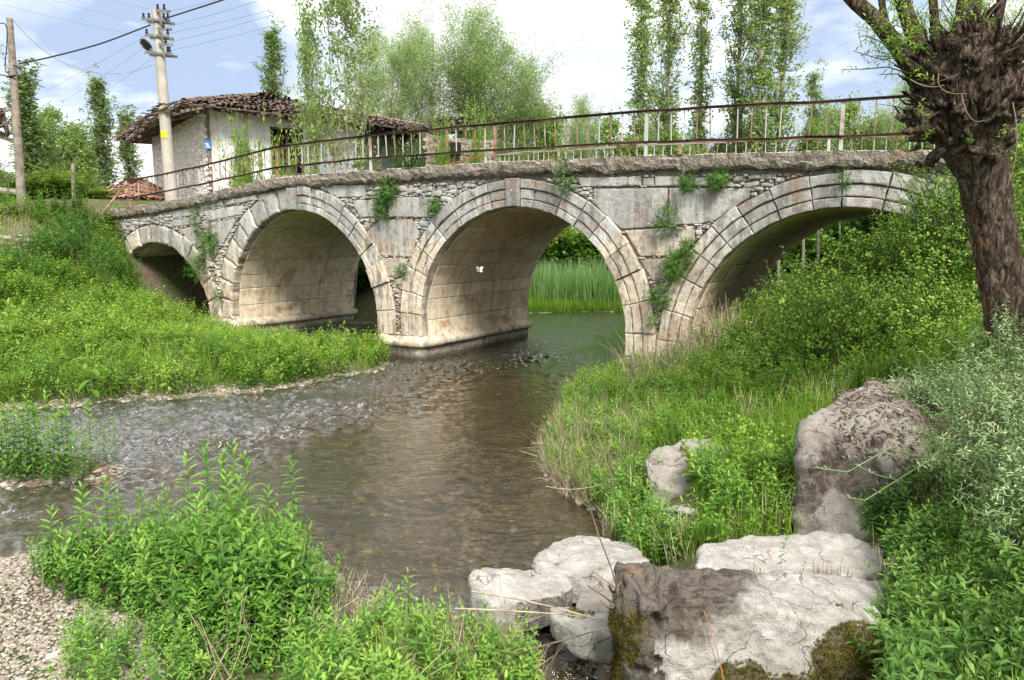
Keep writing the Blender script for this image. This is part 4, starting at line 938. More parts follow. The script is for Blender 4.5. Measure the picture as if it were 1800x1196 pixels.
for (a, b, l) in (((-10, 5, 34), (258, 66, 29), 'from the upper left edge'), ((80, -3, 30), (256, 40, 29), 'from the top edge left of it'), ((180, -4, 30), (262, 16, 29), 'steeply from the top edge close to it'),
                  ((290, 22, 29), (420, -12, 26), 'right and out of the top, uppermost'), ((292, 48, 29), (470, -4, 26), 'right and out of the top, second'), ((294, 60, 29), (520, 6, 24), 'right towards the poplars, third'), ((296, 76, 29), (520, 14, 23), 'right towards the poplars, fourth'), ((295, 90, 29), (500, 40, 23), 'right towards the poplars, lowest'),
                  ((258, 62, 29), (80, 160, 44), 'down left behind it, upper'), ((262, 78, 29), (110, 180, 46), 'down left behind it, middle'), ((272, 100, 29), (150, 182, 48), 'down left behind it, lowest')):
    cable('overhead_wire', 'very thin wire '+l+', at the concrete pole', [a, ((a[0]+b[0])/2, (a[1]+b[1])/2+2, (a[2]+b[2])/2), b], .006, 'thin overhead wires')

# dry stone retaining wall and abutment on the left bank
A = at(-160, 440, 23.5); B = at(52, 440, 24.3)
dw = empty('dry_stone_wall', tuple(at(0, 450, 24)), 'low dry stone wall of loose grey blocks half covered by weeds on the left bank', 'wall')
c_, s_ = MB(), MB(); rubble_wall(c_, s_, A[:2], B[:2], 2.0, at(30, 412, 24)[2], topj=.04, sizes=((.14, .28, .06, .12, 500), (.06, .12, .04, .07, 800))); cc_ = c_.build('core', M['mortar'], dw); s_.build('stones', M['rubble'], dw)
A = face(205, 372); B = face(148, 372)
ab = empty('bank_wall', tuple(bw(17.9, .3, 3)), 'crumbling rubble wall with an earth top at the left end of the bridge', 'wall')
c_, s_ = MB(), MB(); a_ = bw(20.2, .35, 0)[:2]; b_ = bw(17.6, .02, 0)[:2]
rubble_wall(c_, s_, a_, b_, 2.6, 4.05, th=2., topj=.03, sizes=((.14, .3, .06, .12, 500), (.06, .12, .04, .07, 900))); cc_ = c_.build('core', M['mortar'], ab); s_.build('stones', M['rubble'], ab)
# ------------------------------------------------------------ leaf and plant templates
def leaf_pts(L, W, droop=.2, fold=.15, rows=3):
    """leaf along +X, returns V, F3, F4"""
    xs = np.linspace(0, 1, rows+1)[1:-1] if rows > 1 else [.45]
    V = [(0, 0, 0)]
    for x in xs:
        w = W/2*sin(pi*min(1, x**.8))**.8; z = -droop*L*x*x
        V += [(x*L, w, z+fold*w), (x*L, 0, z), (x*L, -w, z+fold*w)]
    V.append((L*(1-.3*droop), 0, -droop*L))
    F3 = [(0, 2, 1), (0, 3, 2)]; F4 = []
    for k in range(len(xs)-1):
        a = 1+3*k; F4 += [(a, a+1, a+4, a+3), (a+1, a+2, a+5, a+4)]
    a = 1+3*(len(xs)-1); n_ = len(V)-1; F3 += [(a, a+1, n_), (a+1, a+2, n_)]
    return np.array(V, float), F3, F4
def put(mb, V, F3, F4, base, yaw, pitch, t, roll=0.):
    c, s = cos(pitch), sin(pitch); X = V.copy(); cr, sr = cos(roll), sin(roll)
    X = np.stack([X[:, 0], X[:, 1]*cr-X[:, 2]*sr, X[:, 1]*sr+X[:, 2]*cr], -1)
    X = np.stack([X[:, 0]*c-X[:, 2]*s, X[:, 1], X[:, 0]*s+X[:, 2]*c], -1)
    c, s = cos(yaw), sin(yaw); X = np.stack([X[:, 0]*c-X[:, 1]*s, X[:, 0]*s+X[:, 1]*c, X[:, 2]], -1)+base
    fs = []
    if F3: fs.append(np.array(F3))
    if F4: fs.append(np.array(F4))
    mb.add(X, fs, t)
def herb_tpl(h, lev, L, W, rng, rows=3, bend=.12, top=1., stem=.004, low=.2, side=0):
    mb = MB(); a0 = rng.uniform(0, 6.28); bx, by = rng.normal(0, bend, 2)
    pt_ = lambda f: np.array([bx*h*f*f, by*h*f*f, h*f])
    tube(mb, [pt_(f) for f in (0, .35, .7, 1)], [stem, stem*.9, stem*.7, stem*.4], 3, .42, cap=False)
    def shoot(base, dr, hh, lv, sc_):
        for k in range(lv):
            f = low+(1-low)*(k/(lv-1)) if lv > 1 else 1; p = base(f)
            s_ = sc_*(1.0 if f < .75 else 1-(f-.75)*1.9)*(.75+.25*min(1, f*2.5)); pitch = -.15+1.15*max(0, f-.35)**1.3/.57
            yw = a0+k*1.5708+rng.normal(0, .25)
            for q in (0, pi): 
                V, F3, F4 = leaf_pts(L*s_*rng.uniform(.85, 1.15), W*s_, rng.uniform(.1, .35), .25, rows)
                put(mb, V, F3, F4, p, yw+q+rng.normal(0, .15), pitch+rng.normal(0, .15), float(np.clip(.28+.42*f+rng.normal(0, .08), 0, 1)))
    shoot(pt_, 0, h, lev, 1.)
    for q in range(side):
        f0 = rng.uniform(.3, .75); yw = rng.uniform(0, 6.28); ln = h*(1-f0)*rng.uniform(.5, .8); p0 = pt_(f0)
        shoot(lambda f: p0+np.array([cos(yw)*.45*f, sin(yw)*.45*f, .9*f])*ln, 0, ln, 4, .75)
    V, F, T = tpl_of(mb); return V, F, T
def grass_tpl(n, h, w, rng, spread=.06, seg=3, lean=.5):
    mb = MB()
    for k in range(n):
        yw = rng.uniform(0, 6.28); hh = h*rng.uniform(.55, 1.1); ln = abs(rng.normal(0, lean)); b = np.array([*rng.normal(0, spread, 2), 0]); d = np.array([cos(yw), sin(yw), 0]); s_ = np.array([-sin(yw), cos(yw), 0])
        V = []
        for q in range(seg+1):
            f = q/seg; ww = w*(1-f**2)*.5+.0005; p = b+d*hh*ln*f*f*.8+np.array([0, 0, hh*(f-.25*ln*f*f)])
            V += [p+s_*ww, p-s_*ww]
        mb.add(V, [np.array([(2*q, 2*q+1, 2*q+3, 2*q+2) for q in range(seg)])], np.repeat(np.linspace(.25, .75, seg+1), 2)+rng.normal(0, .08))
    return tpl_of(mb)
def twigs_tpl(n, h, rng, r=.003, lean=.7):
    mb = MB()
    for k in range(n):
        yw = rng.uniform(0, 6.28); e = rng.uniform(.1, lean); d = np.array([cos(yw)*e, sin(yw)*e, 1-e*.6]); b = np.array([*rng.normal(0, .06, 2), 0]); L = h*rng.uniform(.5, 1)
        tube(mb, [b, b+d*L*.5+rng.normal(0, .02, 3), b+d*L+rng.normal(0, .05, 3)-[0, 0, .05*L]], [r, r*.8, r*.4], 3, rng.random(), cap=False)
    return tpl_of(mb)
def sprig_tpl(n, L, W, span, rng, rows=2, droop=.2):
    """a twig along +Z carrying small alternate leaves"""
    mb = MB(); bx, by = rng.normal(0, .25, 2); pt_ = lambda f: np.array([bx*span*f*f, by*span*f*f, span*f])
    tube(mb, [pt_(0), pt_(.5), pt_(1)], [.006*span*3, .004*span*3, .002], 3, .1, cap=False)
    for k in range(n):
        f = .1+.9*k/(n-1); V, F3, F4 = leaf_pts(L*rng.uniform(.7, 1.1), W, droop, .2, rows); put(mb, V, F3, F4, pt_(f), k*2.4+rng.normal(0, .3), rng.uniform(-.2, .7), float(np.clip(rng.normal(.5, .15)+.15*f, 0, 1)), rng.normal(0, .3))
    return tpl_of(mb)
G = np.random.default_rng(11)
MINT = [herb_tpl(h_, n_, l_, w_, G, 4, .17, side=s_) for s_, h_, n_, l_, w_ in ((0, .52, 9, .09, .030), (2, .46, 7, .075, .034), (2, .50, 8, .10, .034), (1, .60, 11, .11, .026), (1, .40, 6, .07, .04))]
TALL = [herb_tpl(.85, 22, .15, .042, G, 3, .06, low=.10, stem=.006) for _ in range(3)]
HERB = [herb_tpl(.48, 7, .10, .034, G, 2, .2, side=s_) for s_ in (1, 2, 2, 3)]
BROAD = [herb_tpl(.7, 7, .26, .10, G, 4, .18, low=.08, stem=.008) for _ in range(3)]
GRASS = [grass_tpl(14, .42, .008, G, .07, 3, .55) for _ in range(4)]
REED = [grass_tpl(8, 2.1, .03, G, .16, 4, .22) for _ in range(3)]
SPRIG = [sprig_tpl(9, .05, .026, .32, G) for _ in range(4)]
SILV = [sprig_tpl(14, .085, .014, .42, G) for _ in range(3)]
DRY = [twigs_tpl(8, .5, G) for _ in range(3)]
def sample(region_px, n, z_rng=None, world=None, rng=G, ext=None, clear=.12, maxz=None, iso=None):
    """random points of the ground whose foot falls in a patch of bank"""
    x0, x1, y0, y1 = world; P = []
    got = 0
    for _ in range(40):
        x = rng.uniform(x0, x1, n*2); y = rng.uniform(y0, y1, n*2); z = terr(x, y); px, py = proj(np.stack([x, y, z], -1))
        ok = inpoly(px, py, region_px)
        w_ = inpoly(x, y, water) & ~inpoly(x, y, isl)
        ok &= ~w_
        if clear: ok &= segdist(x, y, water) > clear
        P.append(np.stack([x, y, z], -1)[ok]); got += ok.sum()
        if got >= n: break
    P = np.concatenate(P)[:n]; return P
def plant(name, mat_, tpls, P, smin=.7, smax=1.25, tilt=.12, tint=None, label=None, cat=None, kind='stuff', parent=None, loc=None, tj=.12, rng=G, group=None, scalef=None):
    _x, _y = proj(P); _u = (P[:, :2]-BP0)@BD; _w = (P[:, :2]-BP0)@BN
    kp = ~(((np.abs(_x-1195) < 42) & (_y > 888) & (_y < 950)) | ((_x > 1135) & (_x < 1215) & (_y > 800) & (_y < 905) & (rng.random(len(P)) < .85)) | ((_u > 11.6) & (_u < 16.4) & (_w > -.3) & (_w < 7)) | ((_u > 11.8) & (_u < 15) & (_w > -1.6) & (_w <= -.3) & (rng.random(len(P)) < .5)) | ((_x > 1395) & (_x < 1500) & (_y > 900) & (_y < 990) & (rng.random(len(P)) < .6)))
    P = P[kp]; tint = None if tint is None else tint[kp]; scalef = None if scalef is None else scalef[kp]
    mb = MB(); idx = rng.integers(0, len(tpls), len(P)); sc_ = rng.uniform(smin, smax, len(P))
    if scalef is not None: sc_ = sc_*scalef
    for k in range(len(tpls)):
        s_ = idx == k
        if s_.any(): inst(mb, tpls[k], P[s_], None, sc_[s_], tilt, None if tint is None else tint[s_]*1., rng, tj)
    o = mb.build(name, mat_, parent, loc); 
    if label or kind: tag(o, label, cat, group, kind)
    return o
def patch_tint(P, s=.8, k=.14): return k*wav(P[:, 0], P[:, 1], s)

# ------------------------------------------------------------ rocks
def rock(name, label, pts, mat_, vox=.05, amp=.03, stain=None, group=None, cat='rock', sm=4, fs=3.0, base=None, pits=(), moss=None):
    P = np.array(pts, float); c = P.mean(0); c[2] = P[:, 2].min()
    bm = bmesh.new(); vs_ = [bm.verts.new(p-c) for p in P]; r_ = bmesh.ops.convex_hull(bm, input=vs_)
    kill = [g for g in r_['geom_interior'] if isinstance(g, bmesh.types.BMVert)]
    if kill: bmesh.ops.delete(bm, geom=kill, context='VERTS')
    bmesh.ops.recalc_face_normals(bm, faces=bm.faces)
    me = bpy.data.meshes.new(name); bm.to_mesh(me); bm.free(); o = bpy.data.objects.new(name, me); col.objects.link(o)
    r = o.modifiers.new('r', 'REMESH'); r.mode = 'VOXEL'; r.voxel_size = vox
    s_ = o.modifiers.new('s', 'SMOOTH'); s_.iterations = sm; s_.factor = .5
    dg = bpy.context.evaluated_depsgraph_get(); me2 = bpy.data.meshes.new_from_object(o.evaluated_get(dg)); o.modifiers.clear(); o.data = me2
    n_ = len(me2.vertices); V = np.zeros(n_*3, np.float32); me2.vertices.foreach_get('co', V); V = V.reshape(-1, 3).astype(float)
    Nn = np.zeros(n_*3, np.float32); me2.vertices.foreach_get('normal', Nn); Nn = Nn.reshape(-1, 3)
    st = np.zeros(n_); ms = np.zeros(n_)
    for i in range(n_):
        p = V[i]; q = Vector((p+c)*fs)
        d = mnoise.fractal(q*.5, 1., 2., 3)*amp*2.0+mnoise.ridged_multi_fractal(q, 1.0, 2.0, 4, 1.0, 2.0)*amp*.35+mnoise.fractal(q*5, 1., 2., 4)*amp*.4-max(0, .25-abs(mnoise.noise(q*1.3)))*amp*1.6
        if pits:
            qx, qy = proj(p+c)
            if Nn[i][1] < .35:
                for (ax_, ay_, rx_, ry_, dp) in pits:
                    dd = ((qx-ax_)/rx_)**2+((qy-ay_)/ry_)**2
                    if dd < 1: d -= dp*(1-dd)**.5; hole = True; st[i] = max(st[i], 1.0)
        V[i] = p+Nn[i]*d
        if stain: st[i] = max(st[i], stain(p+c, Nn[i]))
        if moss: ms[i] = moss(p+c)
    me2.vertices.foreach_set('co', V.astype(np.float32).ravel()); me2.attributes.new('stain', 'FLOAT', 'POINT').data.foreach_set('value', st.astype(np.float32))
    me2.attributes.new('moss', 'FLOAT', 'POINT').data.foreach_set('value', ms.astype(np.float32))
    me2.polygons.foreach_set('use_smooth', np.ones(len(me2.polygons), bool)); me2.materials.clear(); me2.materials.append(mat_); me2.update()
    o.location = c; tag(o, label, cat, group); o['_c'] = 0; del o['_c']
    return o, V+c, Nn
def lump(x, y, z, a, b, h, n=16, yaw=0., rng=G, dip=.5):
    P = []
    for k in range(n):
        t_ = rng.uniform(0, 6.28); e = rng.uniform(-.9, .9); q = np.array([cos(t_)*a*cos(e), sin(t_)*b*cos(e), sin(e)*h]); P.append(q)
    P = np.array(P); P[:, :2] = np.stack([P[:, 0]*cos(yaw)-P[:, 1]*sin(yaw), P[:, 0]*sin(yaw)+P[:, 1]*cos(yaw)], -1); return P+[x, y, z]
def sst(lo_, hi): return lambda v: float(np.clip((v-lo_)/(hi-lo_), 0, 1))
# front boulder
def mtest(px, py): return max(1-((px-1505)/92)**2-((py-1165)/82)**2, 1-((px-1100)/40)**2-((py-1115)/60)**2, (py-1172+14*sin(px*.035)+8*sin(px*.11))/30*min(1, (px-1215)/50) if px > 1215 else -1)
def moss_f(p): px, py = proj(p); return float(np.clip(mtest(px, py)*.9+.3, 0, 1))
F_ = [at(1085, 990, 4.9), at(1130, 984, 5.0), at(1250, 998, 5.0), at(1395, 1008, 4.95), at(1470, 1030, 4.9), at(1530, 1075, 4.75), at(1562, 1130, 4.6), at(1575, 1230, 4.4),
      at(1078, 1060, 4.75), at(1078, 1230, 4.5), at(1130, 1060, 4.45), at(1300, 1065, 4.42), at(1150, 1300, 4.2), at(1500, 1300, 4.2), at(1440, 1090, 4.4), at(1570, 1300, 4.35), at(1078, 1300, 4.6),
      at(1120, 1000, 5.15)-[0, 0, .1], at(1400, 1008, 5.12)-[0, 0, .1], at(1540, 1070, 5.0)-[0, 0, .1], at(1100, 1100, 5.3)-[0, 0, .2], at(1560, 1100, 5.2)-[0, 0, .3]]
def st_front(p, n):
    px, py = proj(p); k = (1440-px)/240+(1060-py)/200*.8+.5+.25*sin(px*.02+py*.015)
    low = (py-1150)/60-.2*((px-1300)/120)
    return float(np.clip(max(min(k*.55, (1120-py)/90+.65 if px > 1150 else 1.0), 0), 0, 1))
PIT = [(1153, 1098, 13, 22, .10), (1155, 1165, 10, 12, .07), (1128, 1180, 16, 8, .06), (1172, 1018, 16, 8, .05), (1085, 1150, 7, 20, .05), (1160, 1192, 12, 12, .06), (1250, 1052, 5, 7, .03), (1475, 1068, 8, 4, .03)]
fr, FV, FN = rock('front_boulder', 'large pitted limestone boulder at bottom right, stained dark brown above and mossy below', F_, M['rock'], .017, .036, st_front, pits=PIT, sm=1, moss=moss_f)
# moss on it
def moss_on(rk, V, Nn, test, n, parent):
    px, py = proj(V); s_ = test(px, py, V); idx = np.nonzero(s_)[0]; mb = MB()
    if len(idx) == 0: return
    pick = G.choice(idx, n); blade = grass_tpl(5, .014, .004, G, .007, 1, .6); inst(mb, blade, V[pick]+G.normal(0, .006, (n, 3))-Nn[pick]*.004, None, G.uniform(.6, 1.5, n), .5, .04*wav(V[pick, 0]*3, V[pick, 2]*3, .1), G, .2)
    o = mb.build('moss', M['moss'], None, loc=tuple(parent.location)); o.location = (0, 0, 0); o.parent = parent; o['kind'] = 'stuff'
def mt(px, py, V):
    a = ((px-1505)/80)**2+((py-1165)/72)**2 < 1; b = (px > 1070) & (px < 1125+12*np.sin(py*.1)) & (py > 1085) & (py < 1150+30*np.sin(px*.12)); c = (py > 1172-14*np.sin(px*.035)) & (px > 1290) & (px < 1560); d = (px < 1098) & (py > 1080)
    return (a | b | c | d) & (V[:, 2] > .1)
moss_on(fr, FV, FN, mt, 16000, fr)
S_ = [at(1222, 988, 5.6), at(1230, 958, 6.0), at(1300, 948, 6.2), at(1400, 946, 6.25), at(1490, 941, 6.3), at(1555, 962, 6.1), at(1562, 1000, 5.7), at(1440, 1018, 5.5), at(1300, 1014, 5.5)]
S_ += [p-np.array([0, 0, .4]) for p in S_]
slab1, _, _ = rock('flat_white_slab', 'broad flat white limestone slab lying behind the front boulder', S_, M['rock'], .03, .035, sm=4)
S_ = [at(1420, 1012, 5.45), at(1560, 1020, 5.5), at(1568, 1050, 5.2), at(1500, 1075, 4.95), at(1420, 1040, 5.1)]; S_ += [p-np.array([0, 0, .4]) for p in S_]
rock('white_slab_edge', 'smaller white slab tucked between the front boulder and the broad flat slab at right', S_, M['rock'], .03, .025, sm=3)
# big upright boulder with litter on top
B_ = [at(1413, 745, 6.9), at(1450, 722, 7.0), at(1530, 738, 6.9), at(1610, 780, 6.8), at(1630, 850, 6.8), at(1480, 682, 7.9), at(1580, 668, 8.1), at(1650, 690, 8.0), at(1700, 770, 7.6), at(1410, 800, 6.75), at(1408, 850, 6.7), at(1396, 920, 6.6), at(1400, 960, 6.5), at(1520, 960, 6.35), at(1600, 940, 6.4), at(1660, 900, 6.9), at(1410, 760, 7.3), at(1480, 800, 6.55), at(1600, 810, 6.6), at(1560, 900, 6.4)]
B_ += [p-np.array([0, 0, .5]) for p in (B_[12], B_[13], B_[14])]
def st_b(p, n): px, py = proj(p); py = py+22*sin(px*.035)+12*sin(px*.09+2); return float(np.clip(.35+.45*np.exp(-((py-850)/50)**2)-max(0, py-880)/60, 0, 1))
bb, BV, BNn = rock('tall_boulder', 'tall grey brown boulder topped with dead leaf litter right of the grassy bank', B_, M['rock2'], .04, .055, st_b, pits=[(1537, 782, 14, 8, .07), (1490, 770, 10, 5, .04), (1450, 800, 6, 5, .03)])
px, py = proj(BV); ti = np.nonzero((BNn[:, 2] > .55) & (px > 1470))[0]
lt_ = MB()
def chip_tpl(r): V, F3, F4 = leaf_pts(.06, .02, .3, .3, 2); return V, [np.array(F3)], np.full(len(V), .5)
pk = G.choice(ti, 2500); inst(lt_, chip_tpl(1), BV[pk]+[0, 0, .012], None, G.uniform(.5, 1.4, 2500), .35, None, G, .2)
m_ = plain('brown_leaf_litter', (.19, .135, .10), var=.4); M['litter'] = m_
o = lt_.build('leaf_litter', m_, loc=tuple(bb.location)); o.location = (0, 0, 0); o.parent = bb; o['kind'] = 'stuff'
# half buried stone with a round hole
H_ = [at(1135, 812, 8.3), at(1150, 795, 8.5), at(1200, 772, 8.9), at(1250, 768, 9.1), at(1285, 790, 8.8), at(1290, 830, 8.5), at(1140, 850, 8.0), at(1200, 870, 7.9), at(1280, 860, 8.1), at(1180, 790, 9.2), at(1270, 785, 9.4)]; H_ += [p-np.array([0, 0, .4]) for p in H_[-5:]]
rock('holed_stone', 'weathered grey stone with a round hole half buried in the bank grass', H_, M['rock2'], .03, .03, lambda p, n: .0, pits=[(1201, 785, 9, 9, .14)], sm=4)
c0 = atz(1190, 898, .50); rock('white_stone', 'small flat bright white stone in the grass below the holed stone', lump(c0[0], c0[1], c0[2], .20, .11, .06), M['rock'], .02, .01, cat='rock')
# white rocks by the outlet
L_ = [at(828, 1010, 5.9), at(850, 1000, 6.2), at(930, 1002, 6.3), at(1005, 1003, 6.2), at(1012, 1030, 6.0), at(830, 1050, 5.8), at(860, 1068, 5.6), at(900, 1050, 5.7), at(990, 1045, 5.8)]; L_ += [p-np.array([0, 0, .3]) for p in L_]
def st_l(p, n): px, py = proj(p); return .55 if (n[2] < .35 and py > 1018+.0*px and px > 905) else 0.
rock('outlet_rock', 'pale wedge shaped rock jutting into the river left of the little outlet', L_, M['rock'], .025, .03, st_l, sm=3, group=None)
L_ = [at(935, 985, 6.5), at(975, 955, 7.1), at(1035, 938, 7.4), at(1120, 955, 7.0), at(1140, 985, 6.3), at(1080, 1010, 6.0), at(1000, 1010, 6.1), at(940, 1003, 6.3)]; L_ += [p-np.array([0, 0, .3]) for p in L_]
rock('shore_rock', 'smooth cream rock sloping from the bank plants into the water', L_, M['rock'], .03, .035, sm=6)
L_ = [at(1015, 1040, 5.7), at(1040, 1032, 5.9), at(1080, 1038, 5.8), at(1085, 1075, 5.4), at(1030, 1075, 5.4), at(1010, 1062, 5.5)]; L_ += [p-np.array([0, 0, .2]) for p in L_]
rock('pitted_stone', 'small pitted grey stone wedged between the outlet rocks', L_, M['rock2'], .02, .02, sm=3)
L_ = [at(965, 1068, 5.5), at(1000, 1065, 5.6), at(1075, 1082, 5.4), at(1080, 1120, 5.1), at(1020, 1110, 5.1), at(975, 1085, 5.3)]; L_ += [p-np.array([0, 0, .2]) for p in L_]
r_, V_, N_ = rock('mossy_stone', 'low stone with a moss cushion beside the dark outlet stream', L_, M['rock'], .02, .02, sm=3)
moss_on(r_, V_, N_, lambda px, py, V: ((px-1020)/26)**2+((py-1078)/11)**2 < 1, 700, r_)
for (a, b, w, l) in ((1620, 1172, .22, 'brown shaded stone under the plants at bottom right'), (1735, 1150, .2, 'pale shaded stone beneath leaves at the bottom right corner'), (1790, 940, .2, 'pale stone peeping out at the right edge among silvery leaves')):
    c0 = at(a, b, 4.2 if b > 1000 else 5.5); rock('half_hidden_stone', l, lump(c0[0], c0[1], c0[2]-.05, w, w*.7, w*.6), M['rock2'], .03, .02)
# stones poking out of the river
for (a, b, w, l) in ((262, 790, .09, 'small dark stone in the riffle, leftmost'), (286, 775, .06, 'tiny dark stone in the riffle, between two larger ones'), (338, 774, .14, 'dark wet stone shaped like a wedge in the riffle'), (420, 763, .12, 'pinkish stone in the riffle, rightmost of the row'), (780, 669, .22, 'reddish flat stone breaking the water before the left pier'), (1180-480, 648, .12, 'pale stone at the tip of the left bank')):
    c0 = atz(a, b, 0); rock('river_stone', l, lump(c0[0], c0[1], -.01, w, w*.55, w*.22, 26), M['rock2'], .02, .008, lambda p, n: .4, group='stones in the river')
# pebble beach and loose gravel
PB = []
for k in range(4):
    P = lump(0, 0, 0, .5, .36, .22, 14); bm = bmesh.new(); vv = [bm.verts.new(p) for p in P]; bmesh.ops.convex_hull(bm, input=vv); bmesh.ops.delete(bm, geom=[v for v in bm.verts if not v.link_faces], context='VERTS')
    bmesh.ops.triangulate(bm, faces=bm.faces[:]); bm.verts.index_update(); PB.append((np.array([v.co[:] for v in bm.verts]), [np.array([[v.index for v in f.verts] for f in bm.faces])], np.full(len(bm.verts), .5))); bm.free()
m, N = new_mat('river_pebble'); t = attr(N, 'tint'); tc = N.n('ShaderNodeNewGeometry').outputs['Position']
c = N.ramp(t, [(0, (.20, .16, .12)), (.4, (.26, .225, .18)), (.7, (.39, .345, .29)), (1, (.64, .60, .53))]); c = N.mix(N.ramp(N.noise(tc, 30, 4, .6), [(.4, 0), (.7, .4)]), c, (.25, .2, .15))
out(N, N.n('ShaderNodeBsdfPrincipled', Base_Color=c, Roughness=.8, Specular_IOR_Level=.3)); M['pebble'] = m
P1 = sample([(-200, 965), (90, 960), (120, 1040), (260, 1100), (330, 1300), (-200, 1300)], 9500, world=(-6, 0, 3.5, 8), clear=.02)
P2 = sample([(-100, 690), (320, 680), (460, 675), (460, 705), (180, 720), (180, 690)], 420, world=(-14, -4, 12, 17), clear=.03)
xb = G.uniform(-11, 2.6, 9000); yb = G.uniform(5, 18, 9000); kb = inpoly(xb, yb, water); P4 = np.stack([xb[kb], yb[kb], terr(xb[kb], yb[kb])], -1)
P3 = sample([(-100, 780), (200, 780), (240, 860), (-100, 900)], 250, world=(-9, -3, 8, 13), clear=0.)
m, N = new_mat('wet_bed_stone'); t = attr(N, 'tint')
out(N, N.n('ShaderNodeBsdfPrincipled', Base_Color=N.ramp(t, [(0, (.035, .03, .015)), (.4, (.10, .075, .035)), (.75, (.22, .16, .09)), (1, (.42, .34, .24))]), Roughness=.8)); M['bedstone'] = m
mb = MB(); idx = G.integers(0, 4, len(P4))
for k in range(4): inst(mb, PB[k], P4[idx == k], None, .075*G.lognormal(0, .5, (idx == k).sum()), .3, None, G, .22)
o = mb.build('bed_stones', M['bedstone'], smooth=True); tag(o, 'brown stones on the river bed seen through the shallow water', 'stones', kind='stuff')
mb = MB()
for P, s0 in ((P1, .036), (P2, .07), (P3, .05)):
    idx = G.integers(0, 4, len(P))
    for k in range(4): inst(mb, PB[k], P[idx == k]+[0, 0, .008], None, s0*G.lognormal(0, .38, (idx == k).sum()), .25, None, G, .22)
o = mb.build('river_pebbles', M['pebble'], smooth=True); tag(o, 'cream and tan pebbles of the beach at lower left and along the shore', 'pebbles', kind='stuff')
def instdir(mb, tpl, pos, dirs, sca, tint=None, rng=G, tj=.12):
    V, F, T = tpl; n = len(pos)
    if n == 0: return
    d = dirs/np.maximum(np.linalg.norm(dirs, axis=1), 1e-6)[:, None]
    r_ = rng.normal(0, 1, (n, 3)); a = np.cross(d, r_); a /= np.maximum(np.linalg.norm(a, axis=1), 1e-6)[:, None]; b = np.cross(d, a)
    s_ = np.broadcast_to(sca, (n,))[:, None, None]
    X = (V[None, :, 0:1]*a[:, None, :]+V[None, :, 1:2]*b[:, None, :]+V[None, :, 2:3]*d[:, None, :])*s_+np.asarray(pos)[:, None, :]
    tt = T[None]+(rng.normal(0, tj, n) if tint is None else np.asarray(tint)+rng.normal(0, tj, n))[:, None]
    Fs = [(f[None]+(np.arange(n)*len(V))[:, None, None]).reshape(-1, f.shape[1]) for f in F]
    mb.add(X.reshape(-1, 3), Fs, np.clip(tt, 0, 1).ravel())
# ------------------------------------------------------------ herbs, grass and straw on the banks
LBK = [(-400, 740), (0, 716), (300, 698), (450, 689), (600, 660), (692, 640), (650, 615), (560, 598), (400, 600), (390, 575), (345, 540), (300, 470), (240, 400), (150, 378), (-400, 378)]
P = sample(LBK, 10500, world=(-30, -2.5, 13.5, 27.5), clear=.0); P = P[~((P[:, 1] > 24.2) & (P[:, 0] > -10.0) & (P[:, 0] < -4.7))]; px, py = proj(P); P = P[~((px < 66) & (py > 398) & (py < 452))]
sf = np.where(P[:, 2] > .5, 1.3, 1.0)*(1+.25*wav(P[:, 0], P[:, 1], .4)+.22*wav(P[:, 1]*4, P[:, 0]*4, .6)); tn = patch_tint(P, .9, .15)+.12*wav(P[:, 1]*3, P[:, 0]*3, .7)+np.where(P[:, 2] > .9, -.15, .03)
_k = wav(P[:, 0]*1.7+9, P[:, 1]*1.7, .55)+G.normal(0, .18, len(P)); keep = ~((_k > .42) & (G.random(len(P)) < .75)); P, sf, tn, _k = P[keep], sf[keep], tn[keep], _k[keep]; mm = _k < -.25
plant('bank_mint', M['mint'], MINT, P[mm], .8, 1.5, .2, tn[mm]-.03, 'patches of larger leaved mint among the left bank herbs', 'herbs', scalef=sf[mm]*.9)
P, sf, tn = P[~mm], sf[~mm], tn[~mm]
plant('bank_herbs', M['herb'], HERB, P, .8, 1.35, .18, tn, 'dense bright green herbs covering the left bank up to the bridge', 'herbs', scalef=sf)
P = sample(LBK, 1700, world=(-30, -2.5, 13.5, 27.5))
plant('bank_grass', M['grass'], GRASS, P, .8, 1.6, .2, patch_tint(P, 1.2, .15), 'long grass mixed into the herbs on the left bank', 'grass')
P = sample([(-200, 430), (0, 420), (100, 425), (160, 400), (160, 378), (0, 372), (-200, 370)], 2600, world=(-32, -14, 22, 30), clear=0); plant('dry_grass', M['straw'], GRASS, P, .6, 1.0, .2, None, 'yellowed dry grass along the top of the left bank', 'grass')
RBK = [(1115, 655), (1060, 672), (985, 705), (955, 790), (960, 840), (1045, 900), (1070, 960), (1130, 1000), (1230, 985), (1390, 960), (1440, 760), (1500, 690), (1900, 640), (1900, 500), (1500, 480), (1240, 560), (1180, 600)]
P = sample(RBK, 4200, world=(.4, 12, 5, 18)); d_ = segdist(P[:, 0], P[:, 1], water)
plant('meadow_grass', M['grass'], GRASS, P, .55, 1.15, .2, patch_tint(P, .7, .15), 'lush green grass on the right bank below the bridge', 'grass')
P = sample(RBK, 3600, world=(.2, 12, 5, 18), clear=.0); px, py = proj(P)
plant('meadow_herbs', M['herb'], HERB, P, .5, 1.05, .2, patch_tint(P, .7, .14), 'leafy green herbs growing through the grass on the right bank', 'herbs', scalef=np.where(py < 720, 1.25, .85))
P = sample([(1115, 655), (1000, 700), (960, 780), (955, 840), (1040, 900), (1100, 900), (1130, 760), (1180, 700), (1270, 640), (1240, 590), (1160, 600)], 800, world=(.4, 8, 8, 18), clear=.0)
plant('dry_stalks', M['straw'], DRY, P, .6, 1.3, .4, None, 'tangle of bleached dry stalks along the right shore', 'dry stalks')
